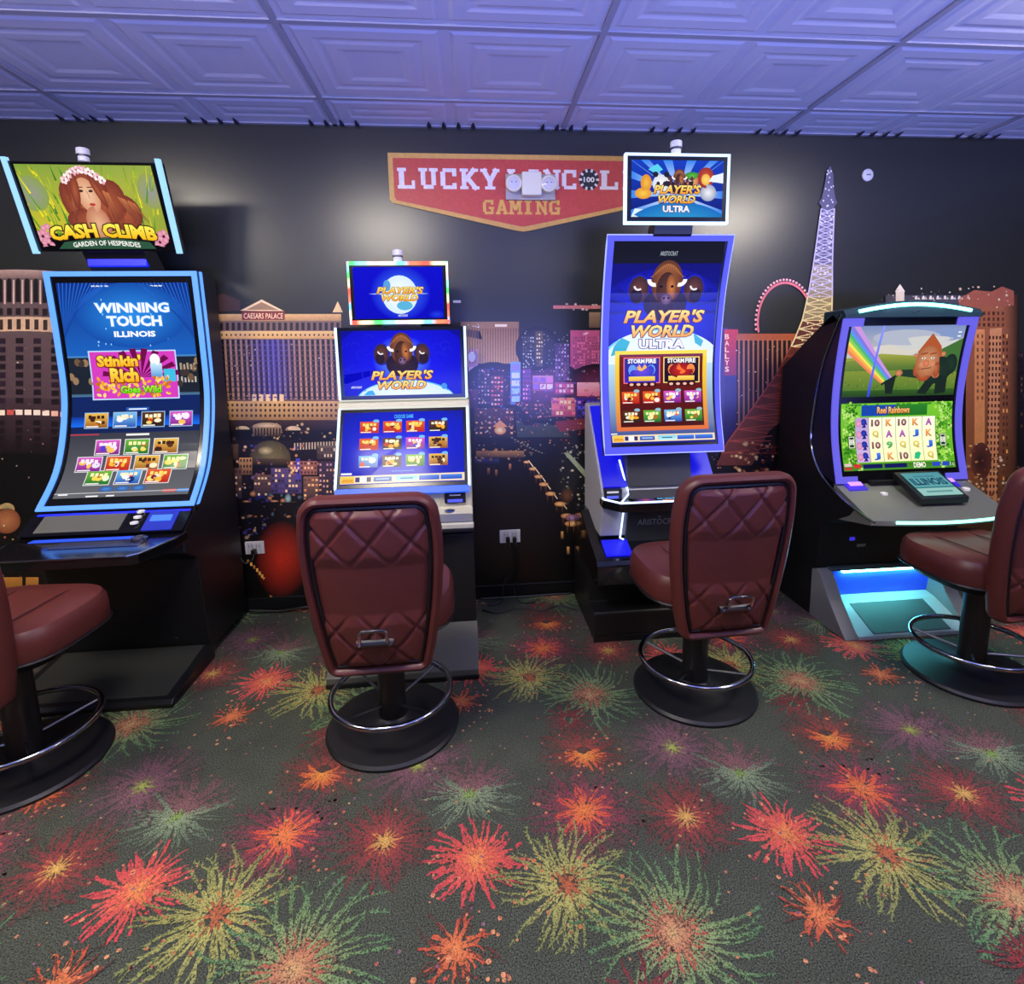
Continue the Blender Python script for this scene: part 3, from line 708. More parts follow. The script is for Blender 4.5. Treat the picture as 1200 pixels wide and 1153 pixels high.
# tower outline: (y, centre x, half width)
TWR = [(196, 971.5, .8), (205, 971, 4), (220, 970, 5.5), (233, 969.5, 8), (238, 969, 11), (242, 969, 7.5), (275, 966, 9), (310, 963, 11), (345, 960, 14), (375, 956, 17), (400, 951, 22), (440, 940, 32), (480, 925, 46), (520, 910, 60), (545, 904, 66)]
for (ya, xa, wa), (yb, xb, wb) in zip(TWR, TWR[1:]):
    c = (88, 90, 120) if yb < 345 else ((150, 142, 110) if yb < 400 else (96, 52, 44))
    A.poly([(xa-wa, ya), (xa+wa, ya), (xb+wb, yb), (xb-wb, yb)], c)
A.up()
def tw(y):
    for (ya, xa, wa), (yb, xb, wb) in zip(TWR, TWR[1:]):
        if ya <= y <= yb: t = (y-ya)/(yb-ya); return xa+(xb-xa)*t, wa+(wb-wa)*t
    return TWR[-1][1:]
y = 245
while y < 530:
    h = 6+(y-245)*.03; (xa, wa), (xb, wb) = tw(y), tw(min(y+h, 540))
    c = (190, 190, 220) if y < 345 else ((232, 224, 180) if y < 400 else (150, 70, 58))
    A.line(xa-wa, y, xb+wb, y+h, 1.1, c); A.line(xa+wa, y, xb-wb, y+h, 1.1, c); A.line(xa-wa, y, xb-wb, y+h, 1.6, c); A.line(xa+wa, y, xb+wb, y+h, 1.6, c); A.line(xb-wb, y+h, xb+wb, y+h, .9, c)
    y += h
for k in range(70):
    yy = 200+R_.random()*200; x, w = tw(yy); xx = x+(R_.random()*2-1)*w; A.ell(xx, yy, .9, 1.2, (240, 240, 250) if yy < 345 else (255, 246, 200), n=6)
A.poly([(946, 395), (960, 395), (1000, 545), (880, 545), (900, 505), (930, 480)], (18, 16, 18), convex=False); Q(934, 449, 948, 454, (190, 130, 80)); A.up()
A.poly([(905, 505), (950, 500), (950, 520), (900, 524)], (26, 24, 26)); Q(924, 509, 938, 512, (200, 190, 180)); lights(855, 518, 905, 560, 46, [(255, 226, 170), (210, 150, 100), (120, 60, 50)], (2, 6)); lights(885, 520, 950, 560, 40, [(130, 50, 44), (90, 40, 38)], (2, 5))
# ---- far right: grand hotel block
A.up()
Q(1036, 346, 1135, 360, (70, 72, 84)); 
for k in range(16): A.ell(1072+k*4.2, 351, 1.8, 4.5, (226, 222, 206), n=8, a0=PI, a1=2*PI)
Q(1048, 341, 1058, 356, (214, 210, 190)); A.poly([(1047, 342), (1053, 333), (1059, 342)], (230, 226, 206)); lights(1030, 338, 1136, 358, 30, [(240, 236, 220)], (1, 2.5))
A.poly([(1130, 356), (1172, 348), (1172, 590), (1130, 590)], [(150, 92, 62), (150, 96, 66), (96, 62, 36), (120, 74, 40)]); A.poly([(1172, 348), (1192, 345), (1190, 590), (1172, 590)], [(150, 96, 66), (28, 25, 24), (18, 16, 16), (96, 62, 36)])
A.poly([(1122, 350), (1140, 340), (1160, 342), (1172, 336), (1186, 341), (1186, 358), (1122, 362)], (150, 88, 70), convex=False); A.up()
Q(1140, 386, 1152, 560, (196, 136, 86), (186, 128, 70)); A.poly([(1158, 385), (1172, 384), (1166, 590), (1154, 590)], (190, 136, 92))
windows(1143, 364, 1176, 384, 6, 3, [(70, 40, 30), (96, 56, 40)], .5, .6); windows(1172, 390, 1180, 580, 2, 24, [(64, 38, 26), (84, 50, 34), (220, 160, 90)], .5, .55)
A.up(); windows(1156, 392, 1172, 580, 4, 26, [(70, 42, 30)], .5, .55, slope=-.02); windows(1141, 390, 1152, 470, 2, 10, [(120, 74, 50)], .4, .5)
lights(1120, 335, 1182, 362, 18, [(255, 226, 196), (230, 150, 120)], (1.5, 3.5)); A.ell(1148, 540, 12, 22, (40, 22, 22), (90, 50, 40)); lights(1128, 520, 1180, 590, 50, [(255, 230, 190), (250, 190, 120), (150, 80, 60)], (2, 5))
A.poly([(1120, 590), (1185, 590), (1185, 700), (1120, 700)], [(70, 48, 26)]*2+[(14, 12, 12)]*2)
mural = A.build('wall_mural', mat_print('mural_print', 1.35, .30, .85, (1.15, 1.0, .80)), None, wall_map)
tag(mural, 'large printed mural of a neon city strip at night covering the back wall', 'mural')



# ---- printed sign above the machines
S = WallArt(step=0.0002); S.l = 44
def sign_map(u, v, l): return (u, -0.0015-l, v)
x0, x1, zt, zs, zb = -0.404, 1.046, 2.563, 2.325, 2.158; xm = (x0+x1)/2
def shield(d, c):
    pts = [(x0+d, zt-d), (x0+d, zs+d*.5), (x0+d+.012, zs-.018+d*.5), (xm-.05, zb+.008+d*1.05), (xm, zb+d*1.05), (xm+.05, zb+.008+d*1.05), (x1-d-.012, zs-.018+d*.5), (x1-d, zs+d*.5), (x1-d, zt-d)]
    S.poly(pts, c)
sg = empty('wall_sign', (xm, 0, zb), 0, 'red shield-shaped sign with gold border and block lettering on the wall', 'sign')
def place_part(o): o.parent = sg; o.matrix_parent_inverse = Matrix.Translation((-xm, 0, -zb)); return o
shield(0, (206, 158, 84)); place_part(S.build('border', mat_print('sign_print', 1.3, .4, .5, (1.0, 1.0, .8)), None, sign_map)); S.P = []; S.up(3)
shield(.026, (190, 70, 62)); place_part(S.build('red_field', mat_print('sign_print', 1.3, .4, .5, (1.0, 1.0, .8)), None, sign_map)); S.P = []; S.up(3)
GL = {'L': ['0,0,.3,1', '-.08,.84,.42,1', '-.08,0,.9,.17', '.72,0,.9,.4'], 'U': ['.06,.18,.32,1', '.66,.18,.92,1', '.2,0,.78,.2', '-.06,.84,.44,1', '.54,.84,1.04,1'], 'C': ['.0,.16,.28,.84', '.14,0,.86,.18', '.14,.82,.86,1', '.68,.62,.92,1', '.68,0,.92,.3'],
      'I': ['.3,0,.62,1', '.14,0,.78,.16', '.14,.84,.78,1'], 'N': ['.06,0,.28,1', '.7,0,.92,1', '-.06,0,.42,.15', '-.06,.85,.3,1', '.56,.85,1.04,1', 'd.1,1,.9,0'], 'K': ['.04,0,.3,1', '-.06,0,.42,.15', '-.06,.85,.42,1', 'd.24,.42,.8,1', 'd.36,.56,.9,0', '.56,.85,1.0,1', '.62,0,1.06,.15'],
      'Y': ['.36,0,.64,.46', '.2,0,.8,.15', 'd.5,.4,.1,1', 'd.5,.4,.9,1', '-.06,.85,.34,1', '.66,.85,1.06,1'], 'O': ['0,.16,.27,.84', '.65,.16,.92,.84', '.14,0,.78,.18', '.14,.82,.78,1'],
      'G': ['.0,.16,.28,.84', '.14,0,.86,.18', '.14,.82,.86,1', '.68,.66,.92,1', '.68,0,.92,.5', '.5,.36,.98,.52'], 'A': ['d.12,0,.46,1', 'd.84,0,.5,1', '.22,.24,.74,.4', '-.06,0,.36,.15', '.6,0,1.04,.15', '.3,.85,.62,1'], 'M': ['.04,0,.26,1', '.78,0,1.0,1', 'd.2,1,.52,.3', 'd.84,1,.52,.3', '-.06,0,.38,.15', '.66,0,1.12,.15', '-.06,.85,.24,1', '.8,.85,1.12,1']}
def slab_text(art, s, xa, xb, za, zc, col, gap=.2):
    n = len(s); cw = (xb-xa)/(n+gap*(n-1)); h = zc-za
    for i, ch in enumerate(s):
        if ch == ' ' or ch not in GL: continue
        ox = xa+i*cw*(1+gap)
        for st in GL[ch]:
            d = st[0] == 'd'; a = [float(t) for t in st.lstrip('d').split(',')]
            if d: art.line(ox+a[0]*cw, za+a[1]*h, ox+a[2]*cw, za+a[3]*h, .26*cw, col)
            else: art.rect(ox+a[0]*cw, za+a[1]*h, ox+a[2]*cw, za+a[3]*h, col)
slab_text(S, 'LUCKY', -.35, .19, 2.38, 2.487, (226, 216, 222), .18)
slab_text(S, 'LINC', .245, .63, 2.385, 2.487, (226, 216, 222), .12)
slab_text(S, 'LN', .765, 1.0, 2.385, 2.487, (226, 216, 222), .2)
place_part(S.build('lettering', mat_print('sign_print', 1.3, .4, .5, (1.0, 1.0, .8)), None, sign_map)); S.P = []
slab_text(S, 'GAMING', .1, .533, 2.25, 2.326, (214, 164, 80), .16)
place_part(S.build('gold_lettering', mat_print('sign_print', 1.3, .4, .5, (1.0, 1.0, .8)), None, sign_map)); S.P = []; S.up(3)
cx, cz = .695, 2.437; S.ell(cx, cz, .056, .056, (38, 40, 44), n=28); S.up()
for k in range(10):
    a = 2*PI*k/10; S.line(cx+.04*math.cos(a), cz+.04*math.sin(a), cx+.057*math.cos(a), cz+.057*math.sin(a), .012, (226, 220, 222))
S.text('100', cx-.031, cz-.014, cx+.031, cz+.014, (235, 232, 232), bold=.03)
place_part(S.build('poker_chip', mat_print('sign_print', 1.3, .4, .5, (1.0, 1.0, .8)), None, sign_map))
# ================================================================== materials of the machines
M_BLACK = mat('black_plastic', (20, 20, 22), 0.38, vary=.1, vscale=8)
M_SIDE = mat('black_laminate', (17, 17, 19), 0.45, bump=(140, .1, .001))
M_GLOSS = mat('gloss_black', (14, 14, 16), 0.12, coat=.4)
M_BEZEL = mat('bezel', (10, 10, 12), 0.2)
M_CHROME = mat('chrome', (170, 172, 178), 0.14, 1.0)
M_STEEL = mat('steel', (110, 112, 116), 0.32, 1.0)
M_GREY = mat('grey_panel', (120, 122, 126), 0.45)
M_DGREY = mat('dark_grey_panel', (62, 63, 66), 0.42, vary=.06)
M_CREAM = mat('cream_panel', (206, 200, 170), 0.4)
M_SILVER = mat('silver_paint', (172, 172, 176), 0.4)
M_WHITE = mat('white_plastic', (228, 226, 218), 0.4)
M_SCREEN = mat_screen('lit_screen', 1.05)
L_BLUE = mat_led('led_ice_blue', (84, 146, 255), 1.6)
L_TOP = mat_led('led_pale_blue', (150, 205, 255), 1.3)
L_DEEP = mat_led('led_deep_blue', (20, 30, 255), 1.5)
L_VIOLET = mat_led('led_violet', (78, 82, 246), 1.0)
L_CYAN = mat_led('led_cyan', (120, 255, 245), 5.0)
L_WHITEBLUE = mat_led('led_white_blue', (180, 215, 255), 2.2)
L_PURPLE = mat_led('led_purple', (130, 90, 255), 4.0)
M_CANDLE = mat('candle_white', (225, 222, 220), .35, emit=(255, 240, 240), estr=.12)

rt = random.Random(77)
def thumb(a, x, y, w, h, cols, frame=(225, 225, 225), tagc=None):
    """one small game tile: bright card with a few shapes"""
    l0 = a.l
    if frame: a.rect(x, y, x+w, y+h, frame); a.up(); x += w*.035; y += h*.05; w *= .93; h *= .9
    a.rect(x, y, x+w, y+h, cols[0], cols[1]); a.up()
    for k in range(5):
        c = cols[2+k % (len(cols)-2)]
        a.ell(x+w*(.18+.64*rt.random()), y+h*(.25+.5*rt.random()), w*(.08+.1*rt.random()), h*(.1+.15*rt.random()), c, n=9)
    a.up()
    for k in range(4):
        a.rect(x+w*(.14+.19*k), y+h*.62, x+w*(.28+.19*k), y+h*(.8+.08*rt.random()), cols[-1])
    a.rect(x+w*.05, y+h*.04, x+w*.6, y+h*.12, (250, 245, 235))
    if tagc: a.ell(x+w*.85, y+h*1.04, w*.17, h*.14, tagc, n=10)
    a.l = l0
PAL = [[(190, 30, 20), (230, 90, 40), (255, 190, 60), (250, 240, 230), (120, 20, 20), (255, 225, 120)], [(40, 30, 20), (90, 50, 20), (250, 170, 40), (255, 220, 120), (200, 60, 30), (255, 245, 210)],
       [(120, 30, 140), (220, 90, 200), (255, 200, 90), (240, 230, 250), (90, 60, 200), (255, 240, 255)], [(20, 110, 40), (110, 180, 60), (255, 220, 90), (240, 250, 220), (180, 110, 40), (255, 250, 180)],
       [(30, 80, 180), (120, 190, 240), (255, 255, 255), (240, 80, 50), (20, 50, 120), (255, 240, 200)], [(150, 80, 20), (240, 190, 80), (90, 40, 20), (255, 240, 200), (200, 120, 40), (60, 30, 20)]]

def bison(a, cx, cy, s):
    l0 = a.l
    for sx in (-1, 1):   # two more heads in the back, looking outwards
        x = cx+sx*.98*s
        a.l = l0; a.ell(x, cy+.02*s, .42*s, .56*s, (60, 90, 230), (24, 30, 190), n=16)
        a.up(); a.ell(x, cy+.02*s, .36*s, .5*s, (112, 66, 56), (60, 38, 52), n=16); a.up(); a.ell(x+sx*.08*s, cy-.2*s, .22*s, .28*s, (50, 32, 44), (34, 24, 50), n=12)
        a.up(); a.ring(x+sx*.02*s, cy+.16*s, .1*s, .17*s, (236, 232, 236), 8, PI*1.0, PI*1.75)
    a.l = l0+1
    a.ell(cx, cy-.5*s, .78*s, .62*s, (58, 38, 48), (34, 24, 52), n=22); a.up()
    a.ell(cx, cy+.30*s, .56*s, .78*s, (170, 98, 56), (96, 54, 40), n=26); a.up()
    for k in range(22): x = cx+(k-10.5)*.048*s; a.line(x, cy+.95*s-abs(k-10.5)**2*.0042*s, x+(k-10.5)*.012*s, cy+.5*s, .03*s, (196, 124, 74), (110, 62, 42), .01*s)
    a.up(); a.ell(cx, cy+.04*s, .36*s, .62*s, (92, 54, 42), (66, 40, 38), n=20); a.up(); a.ell(cx+.17*s, cy+.12*s, .18*s, .46*s, (214, 128, 66), (130, 74, 46), n=16, rot=.1); a.up()
    for sx in (-1, 1):
        a.ring(cx+sx*.44*s, cy+.40*s, .13*s, .27*s, (255, 252, 244), 14, PI*(1.0 if sx < 0 else 1.42), PI*(1.58 if sx < 0 else 2.0))
        a.ell(cx+sx*.2*s, cy+.14*s, .06*s, .05*s, (16, 10, 10), n=8)
    for k in range(11): a.line(cx+(k-5)*.06*s, cy-.42*s, cx+(k-5)*.05*s, cy-.9*s+abs(k-5)*.05*s, .06*s, (60, 40, 46), (36, 26, 44), .02*s)
    a.up(); a.ell(cx+.02*s, cy-.32*s, .2*s, .2*s, (150, 112, 160), (84, 58, 82), n=14); a.up(); a.ell(cx-.06*s, cy-.28*s, .045*s, .045*s, (14, 8, 14), n=7); a.ell(cx+.1*s, cy-.28*s, .045*s, .045*s, (14, 8, 14), n=7)
GOLD, GOLD2, GOUT = (246, 158, 30), (255, 238, 130), (96, 34, 10)
def players(a, x0, x1, y1, y2, y3, y4, ult=None, out=GOUT):
    """two-line gold title: lower line y1-y2, upper line y3-y4"""
    w = x1-x0
    a.otext("PLAYER'S", x0, y3, x1, y4, GOLD, GOLD2, out, .05, .035, .25); a.l -= 1
    a.otext('WORLD', x0+.1*w, y1, x1-.12*w, y2, GOLD, GOLD2, out, .05, .035, .25)
    if ult: a.otext('ULTRA', x0+.2*w, ult[0], x1-.23*w, ult[1], (236, 236, 250), (255, 255, 255), (90, 60, 130), .06, .04, 0)
def menu_bar(a, x0, y0, x1, y1):
    h = y1-y0; w = x1-x0; q = lambda t: x0+w*t
    a.rect(x0, y0, x1, y1, (250, 226, 190)); a.up()
    a.rect(q(.005), y0+h*.08, q(.11), y1-h*.05, (246, 168, 40), (255, 214, 90)); a.rect(q(.12), y0+h*.2, q(.245), y1-h*.2, (60, 50, 110)); a.rect(q(.265), y0+h*.2, q(.41), y1-h*.2, (40, 70, 170), (90, 130, 210)); a.rect(q(.44), y0+h*.16, q(.62), y1-h*.16, (190, 240, 250), (130, 210, 235)); a.rect(q(.63), y0+h*.2, q(.795), y1-h*.2, (30, 70, 200), (80, 140, 230)); a.rect(q(.805), y0+h*.2, q(.98), y1-h*.2, (30, 70, 200), (80, 140, 230)); a.up()
    a.rect(q(.155), y0+h*.12, q(.21), y1-h*.12, (250, 250, 245)); a.rect(q(.285), y0+h*.42, q(.39), y0+h*.58, (170, 200, 240)); a.rect(q(.48), y0+h*.42, q(.58), y0+h*.58, (40, 120, 170)); a.text('aristocrat', q(.02), y0+h*.3, q(.1), y0+h*.6, (180, 90, 10), bold=0)
def candle(root, x, y, z, k=1.0):
    c = MB().lathe([(.022*k, 0), (.022*k, .02), (.019*k, .022), (.019*k, .028), (.026*k, .03), (.026*k, .052), (.024*k, .056)], (x, y, z), 20).build('candle_light', M_CANDLE, root, smooth=True)
    MB().lathe([(.0195*k, .0215), (.0265*k, .0225), (.0265*k, .0285), (.0195*k, .0295)], (x, y, z), 20).build('band', M_STEEL, c)

# ================================================================== slot machine: tall curved screen, left end
def machine_curve_blue():
    r = empty('slot_machine', (-1.68, 0, 0), 0, 'black slot machine with tall curved screen in an ice-blue light frame, left end', 'slot machine', 'row of slot machines')
    ctrl = [(-.525, .795), (-.365, .975), (-.262, 1.27), (-.25, 1.57), (-.262, 1.915)]
    prof, Lc = catmull(ctrl, 29); hw = .352
    side = [(p.x+.045, p.y) for p in prof]
    body = [(-.05, .04), (-.05, 1.90), (-.10, 1.93)] + [(max(p[0], -.6), p[1]) for p in reversed(side)] + [(-.60, .725), (-.64, .70), (-.64, .60), (-.54, .54), (-.50, .05)]
    MB().prism_x(body, -.348, .348).build('cabinet', M_SIDE, r, bevel=.006)
    # foot plate with raised rim
    MB().prism_x([(-.50, 0), (-.90, 0), (-.905, .022), (-.885, .035), (-.50, .075)], -.362, .362).build('foot_plate', M_BLACK, r, bevel=.004)
    MB().prism_x([(-.515, .0755), (-.515, .079), (-.865, .041), (-.865, .0375)], -.325, .325).build('foot_mat', mat('rubber_mat', (46, 47, 44), .5, bump=(200, .2, .001)), r, bevel=.001)
    MB().box(-.335, .335, -.498, -.49, .10, .53, bev=.004).build('lower_door', M_BLACK, r)
    MB().box(-.02, .075, -.502, -.499, .385, .42).build('door_plate', M_GREY, r, 'small grey plate on the lower door')
    MB().lathe([(.011, 0), (.011, .006), (.006, .008)], (.25, -.5, .5), 14, 'Y').build('lock', M_CHROME, r)
    MB().lathe([(.008, 0), (.008, .005), (.004, .007)], (.19, -.5, .12), 12, 'Y').build('lock', M_CHROME, r)
    # screen
    bz = MB().slab([(p.x, p.y) for p in prof], -hw, hw, .042).build('screen_bezel', M_BEZEL, r, smooth=True)
    a = Art(); W, H = 100, 178; Yp = lambda y: (1035-y)*178/935.0
    a.rect(0, Yp(405), W, H, (24, 96, 190), (8, 44, 132)); a.rect(0, Yp(575), W, Yp(405), (26, 34, 46)); a.rect(0, Yp(740), W, Yp(575), (16, 34, 84), (10, 36, 100)); a.rect(0, 0, W, Yp(740), (104, 104, 110), (56, 58, 70)); a.up()
    for k in range(13):
        a.line(2+k*3, H, -2+k*1.0, H-48+k*2, .7, (40, 110, 220), (14, 60, 150)); a.line(98-k*3, H, 102-k*1.2, H-48+k*2, .7, (40, 110, 220), (14, 60, 150))
    for k in range(16): a.rect(26+k*3.4, H-3, 28.8+k*3.4, H-2, (210, 225, 240))
    for k in range(26): x, y = 20+60*rt.random(), H-10-48*rt.random(); a.rect(x, y, x+.8, y+1.4, (150, 210, 255))
    a.ell(53, Yp(235), 42, 26, (40, 140, 230), (16, 76, 170), n=26); a.up()
    a.otext('WINNING', 26, Yp(224), 83, Yp(182), (255, 255, 255), (235, 245, 255), (60, 150, 240), .05, .04); a.l -= 1
    a.otext('TOUCH', 34, Yp(281), 76, Yp(236), (255, 255, 255), (235, 245, 255), (60, 150, 240), .05, .04); a.l -= 1
    a.otext('ILLINOIS', 38, Yp(326), 70, Yp(301), (255, 255, 255), (255, 255, 255), (40, 120, 220), .04, .04)
    a.rect(0, Yp(412), W, Yp(404), (70, 130, 190)); a.rect(0, Yp(580), W, Yp(568), (80, 120, 150), (60, 90, 120))
    for k in range(14):
        x = (k % 7)*3.0+(-2 if k < 7 else 82); a.ell(x, Yp(430+110*rt.random()), 2.4, 3.2, rt.choice([(110, 84, 60), (150, 120, 90), (60, 50, 50)]), n=9)
    for k in range(5): a.rect(86+k*2.7, Yp(470), 87.6+k*2.7, Yp(440+6*(k % 2)), (170, 150, 130)); a.rect(86+k*2.7, Yp(525), 87.4+k*2.7, Yp(500+5*(k % 2)), (190, 180, 170))
    # centre banner
    x0, x1, y0, y1 = 17, 83, Yp(590), Yp(388); a.rect(x0-1, y0-1, x1+1, y1+1, (190, 220, 255)); a.up(); a.rect(x0, y0, x1, y1, (214, 60, 190)); a.up()
    for k in range(10):
        t = PI*(k+.5)/10; a.poly([(55, Yp(500)), (55+30*math.cos(t-.09), Yp(500)+24*math.sin(t-.09)), (55+30*math.cos(t+.09), Yp(500)+24*math.sin(t+.09))], (110, 4, 74))
    a.up()
    for k in range(90):
        x, y = x0+3+60*rt.random(), y0+2+15*rt.random(); a.ell(x, y, 2.1, 1.2, rt.choice([(255, 200, 60), (240, 160, 30), (255, 224, 120), (200, 110, 20)]), n=8, rot=rt.random()*3)
    a.rect(73, Yp(520), 82, Yp(465), (60, 190, 230)); a.rect(63, Yp(500), 72, Yp(440), (70, 150, 220), (200, 235, 250)); a.ell(67, Yp(425), 4, 5, (250, 250, 250)); a.up()
    a.otext("Stinkin'", 22, Yp(452), 56, Yp(402), (255, 176, 20), (255, 232, 90), (130, 50, 0), .06, .05); a.l -= 1
    a.otext('Rich', 31, Yp(520), 53, Yp(458), (255, 176, 20), (255, 232, 90), (130, 50, 0), .06, .05); a.l -= 1
    a.otext('Goes Wild', 38, Yp(568), 70, Yp(535), (90, 220, 20), (200, 250, 60), (30, 80, 0), .05, .04)
    # shelf of tiles
    a.rect(0, Yp(712), W, Yp(668), (20, 110, 240), (10, 50, 150)); a.rect(42, Yp(645), 60, Yp(630), (30, 90, 180)); a.up(); a.rect(44, Yp(641), 58, Yp(635), (230, 240, 255)); a.rect(43, Yp(755), 61, Yp(746), (240, 240, 240)); a.rect(-1, Yp(749), 22, Yp(743), (180, 60, 80))
    for k, p in enumerate((5, 4, 1, 2)): thumb(a, 10+22*k, Yp(720), 18.5, 13.4, PAL[p], (150, 190, 230))
    for k, p in enumerate((2, 3, 5)): thumb(a, 20+22.5*k, Yp(840), 19.5, 13.4, PAL[p])
    for k, p in enumerate((2, 0, 5, 3)): thumb(a, 8+22*k, Yp(914), 19.5, 13.4, PAL[p])
    for k, p in enumerate((3, 4, 0)): thumb(a, 18+22.5*k, Yp(978), 19.5, 13.4, PAL[p])
    for k in range(3): a.ell(37+k*12, Yp(997), 5.6, 2.6, (80, 140, 210), (50, 90, 160), n=12)
    a.rect(0, Yp(1016), W, Yp(1012), (190, 190, 196)); a.rect(3, Yp(1022), 10, Yp(1016), (250, 250, 250)); a.rect(24, Yp(1034), 33, Yp(1027), (240, 240, 240)); a.rect(39, Yp(1034), 45, Yp(1027), (240, 240, 240)); a.rect(80, Yp(1022), 90, Yp(1008), (226, 90, 80)); a.rect(91, Yp(1022), 100, Yp(1008), (80, 150, 230))
    f, cuts = curve_map(prof, W, H, .305, .055, .955, .002); a.build('screen', M_SCREEN, r, f, cuts)
    # light frame: front band and outer side bands
    f2, cuts2 = curve_map(prof, 100, 100, hw, 0, 1, .004)
    led = Art(); led.frame(0, 0, 100, 100, 1, (0, 0, 0)); led.P = []; bx, by = 3.4, 1.9
    for (p, q, s, t) in ((0, 0, 100, by), (0, 100-by, 100, 100), (0, by, bx, 100-by), (100-bx, by, 100, 100-by)): led.rect(p, q, s, t, (255, 255, 255))
    o = led.build('light_frame', L_BLUE, r, f2, cuts2); sm = o.modifiers.new('solid', 'SOLIDIFY'); sm.thickness = .008; sm.offset = 0
    for sx in (-1, 1):
        vs = []; fs = []
        for p in prof: vs += [(sx*(hw+.001), p.x+.020, p.y), (sx*(hw+.001), p.x+.040, p.y), (sx*(hw+.007), p.x+.040, p.y), (sx*(hw+.007), p.x+.020, p.y)]
        for i in range(len(prof)-1): fs += [(4*i+k, 4*i+(k+1) % 4, 4*i+4+(k+1) % 4, 4*i+4+k) for k in range(4)]
        fs += [(0, 1, 2, 3), tuple(4*(len(prof)-1)+k for k in range(4))]
        MB().add(vs, fs).build('side_light', L_BLUE if sx > 0 else L_DEEP, r)
    MB().box(-.33, .345, -.552, -.535, .765, .785, bev=.003).build('lower_light', L_DEEP, r)
    # sloping service panel under the screen
    def slope(x0, x1, t0, t1, th, name, m, off=0.0, label=None):
        p0, p1 = Vector((-.535, .775)), Vector((-.645, .705)); d = (p1-p0).normalized(); n = Vector((d.y, -d.x)); n = -n if n.y < 0 else n
        a_, b_ = p0.lerp(p1, t0)+n*off, p0.lerp(p1, t1)+n*off
        return MB().prism_x([tuple(a_), tuple(b_), tuple(b_+n*th), tuple(a_+n*th)], x0, x1).build(name, m, r, label)
    slope(-.35, .35, 0, 1, .012, 'service_panel', M_GLOSS)
    slope(-.29, .07, .12, .88, .004, 'card_plate', mat('matt_plate', (92, 92, 88), .5), .012)
    slope(.17, .30, .05, .95, .004, 'bill_acceptor', mat_led('acceptor_blue', (20, 60, 255), .55), .012, 'bill acceptor with blue lit face'); slope(.19, .28, .30, .55, .006, 'bill_slot', mat_led('slot_glow', (70, 130, 255), 1.2), .016)
    for k in range(3):
        p = Vector((-.55-.03*k, .775-.018*k)); MB().lathe([(.017, 0), (.017, .008), (.012, .011)], (.125, p.x, p.y+.004), 18).build('button', M_WHITE, r, smooth=True)
    # play deck
    deck = [(-.35, -.60), (-.35, -.72), (-.30, -.90), (-.27, -.925), (.27, -.925), (.30, -.90), (.35, -.72), (.35, -.60)]
    MB().prism_z(deck, .655, .70).build('play_deck', M_GLOSS, r, bevel=.006)
    MB().tube([(-.35, -.72, .70), (-.30, -.90, .70), (-.27, -.927, .70), (.27, -.927, .70), (.30, -.90, .70), (.35, -.72, .70)], .0045, 6).build('deck_trim', M_CHROME, r)
    MB().box(-.27, .20, -.70, -.665, .7005, .7025).build('touch_strip', mat_led('strip_blue', (40, 90, 255), .9), r)
    MB().box(-.12, .24, -.80, -.715, .7005, .7022).build('touch_pad', mat('pad_glass', (40, 42, 66), .15), r)
    MB().lathe([(.034, 0), (.034, .008), (.026, .014), (.022, .010)], (.20, -.715, .7005), 24).build('play_button', M_CHROME, r, smooth=True)
    # topper
    y0, z0, y1, z1 = -.335, 1.995, -.445, 2.36; n = Vector((-(z1-z0), y1-y0)).normalized()
    hs = MB().prism_x([(y0, z0), (y1, z1), (y1+.05, z1+.012), (y0+.05, z0+.01)], -.318, .318).build('topper_housing', M_BEZEL, r, bevel=.004)
    a = Art(); W, H = 100, 57; a.poly([(0, 0), (100, 0), (100, 57), (0, 57)], [(214, 196, 40), (150, 160, 50), (150, 170, 70), (130, 160, 60)]); a.up()
    for k in range(90):
        x = 100*rt.random(); y = 8+44*rt.random(); L = 8+12*rt.random(); sl = (x-50)*.16*rt.random(); a.line(x, y, x+sl, min(y+L, 56.5), 1.6, rt.choice([(250, 226, 30), (236, 216, 50), (90, 150, 40), (60, 120, 40), (180, 190, 40)]), rt.choice([(110, 170, 60), (200, 210, 60), (70, 130, 50)]), .3)
    a.ell(6, 38, 12, 12, (150, 150, 140), (140, 160, 80)); a.ell(95, 40, 10, 12, (150, 150, 150), (150, 160, 80)); a.up()
    a.ell(52, 52, 34, 30, (252, 236, 30), (220, 200, 40), n=24) if False else None
    HR = (120, 52, 40); HR2 = (176, 90, 56)
    for (x, y, rx, ry, rot) in ((47, 40, 16, 16, 0), (38, 30, 11, 18, .35), (60, 30, 13, 19, -.5), (71, 25, 13, 13, -.7), (46, 20, 20, 9, 0)): a.ell(x, y, rx, ry, HR2, HR, n=20, rot=rot)
    a.up()
    for k in range(26): x = 34+46*rt.random(); a.line(x, 44-abs(x-50)*.4, x+(x-48)*.25, 18+8*rt.random(), 1.3, (196, 116, 70), (96, 40, 34), .4)
    a.up(); a.ell(49, 18, 9, 12, (232, 178, 140), (190, 120, 90)); a.ell(47, 37, 8.3, 12, (242, 196, 160), (214, 150, 112), n=22, rot=.18); a.up()
    for sx in (-1, 1): a.ell(46.5+sx*3.6, 40, 1.7, .9, (60, 40, 34), n=10, rot=.1); a.line(46.5+sx*3.6-2, 42.4, 46.5+sx*3.6+2, 42.6, .7, (110, 60, 40))
    a.ell(48.5, 31, 2.4, 1.0, (190, 60, 60), n=10); a.line(47, 40, 48, 35, .7, (206, 140, 104)); a.ell(38.6, 40, 3.4, 12, HR2, HR, n=14, rot=-.15); a.ell(55.5, 40, 2.6, 12, HR2, HR, n=14, rot=.35)
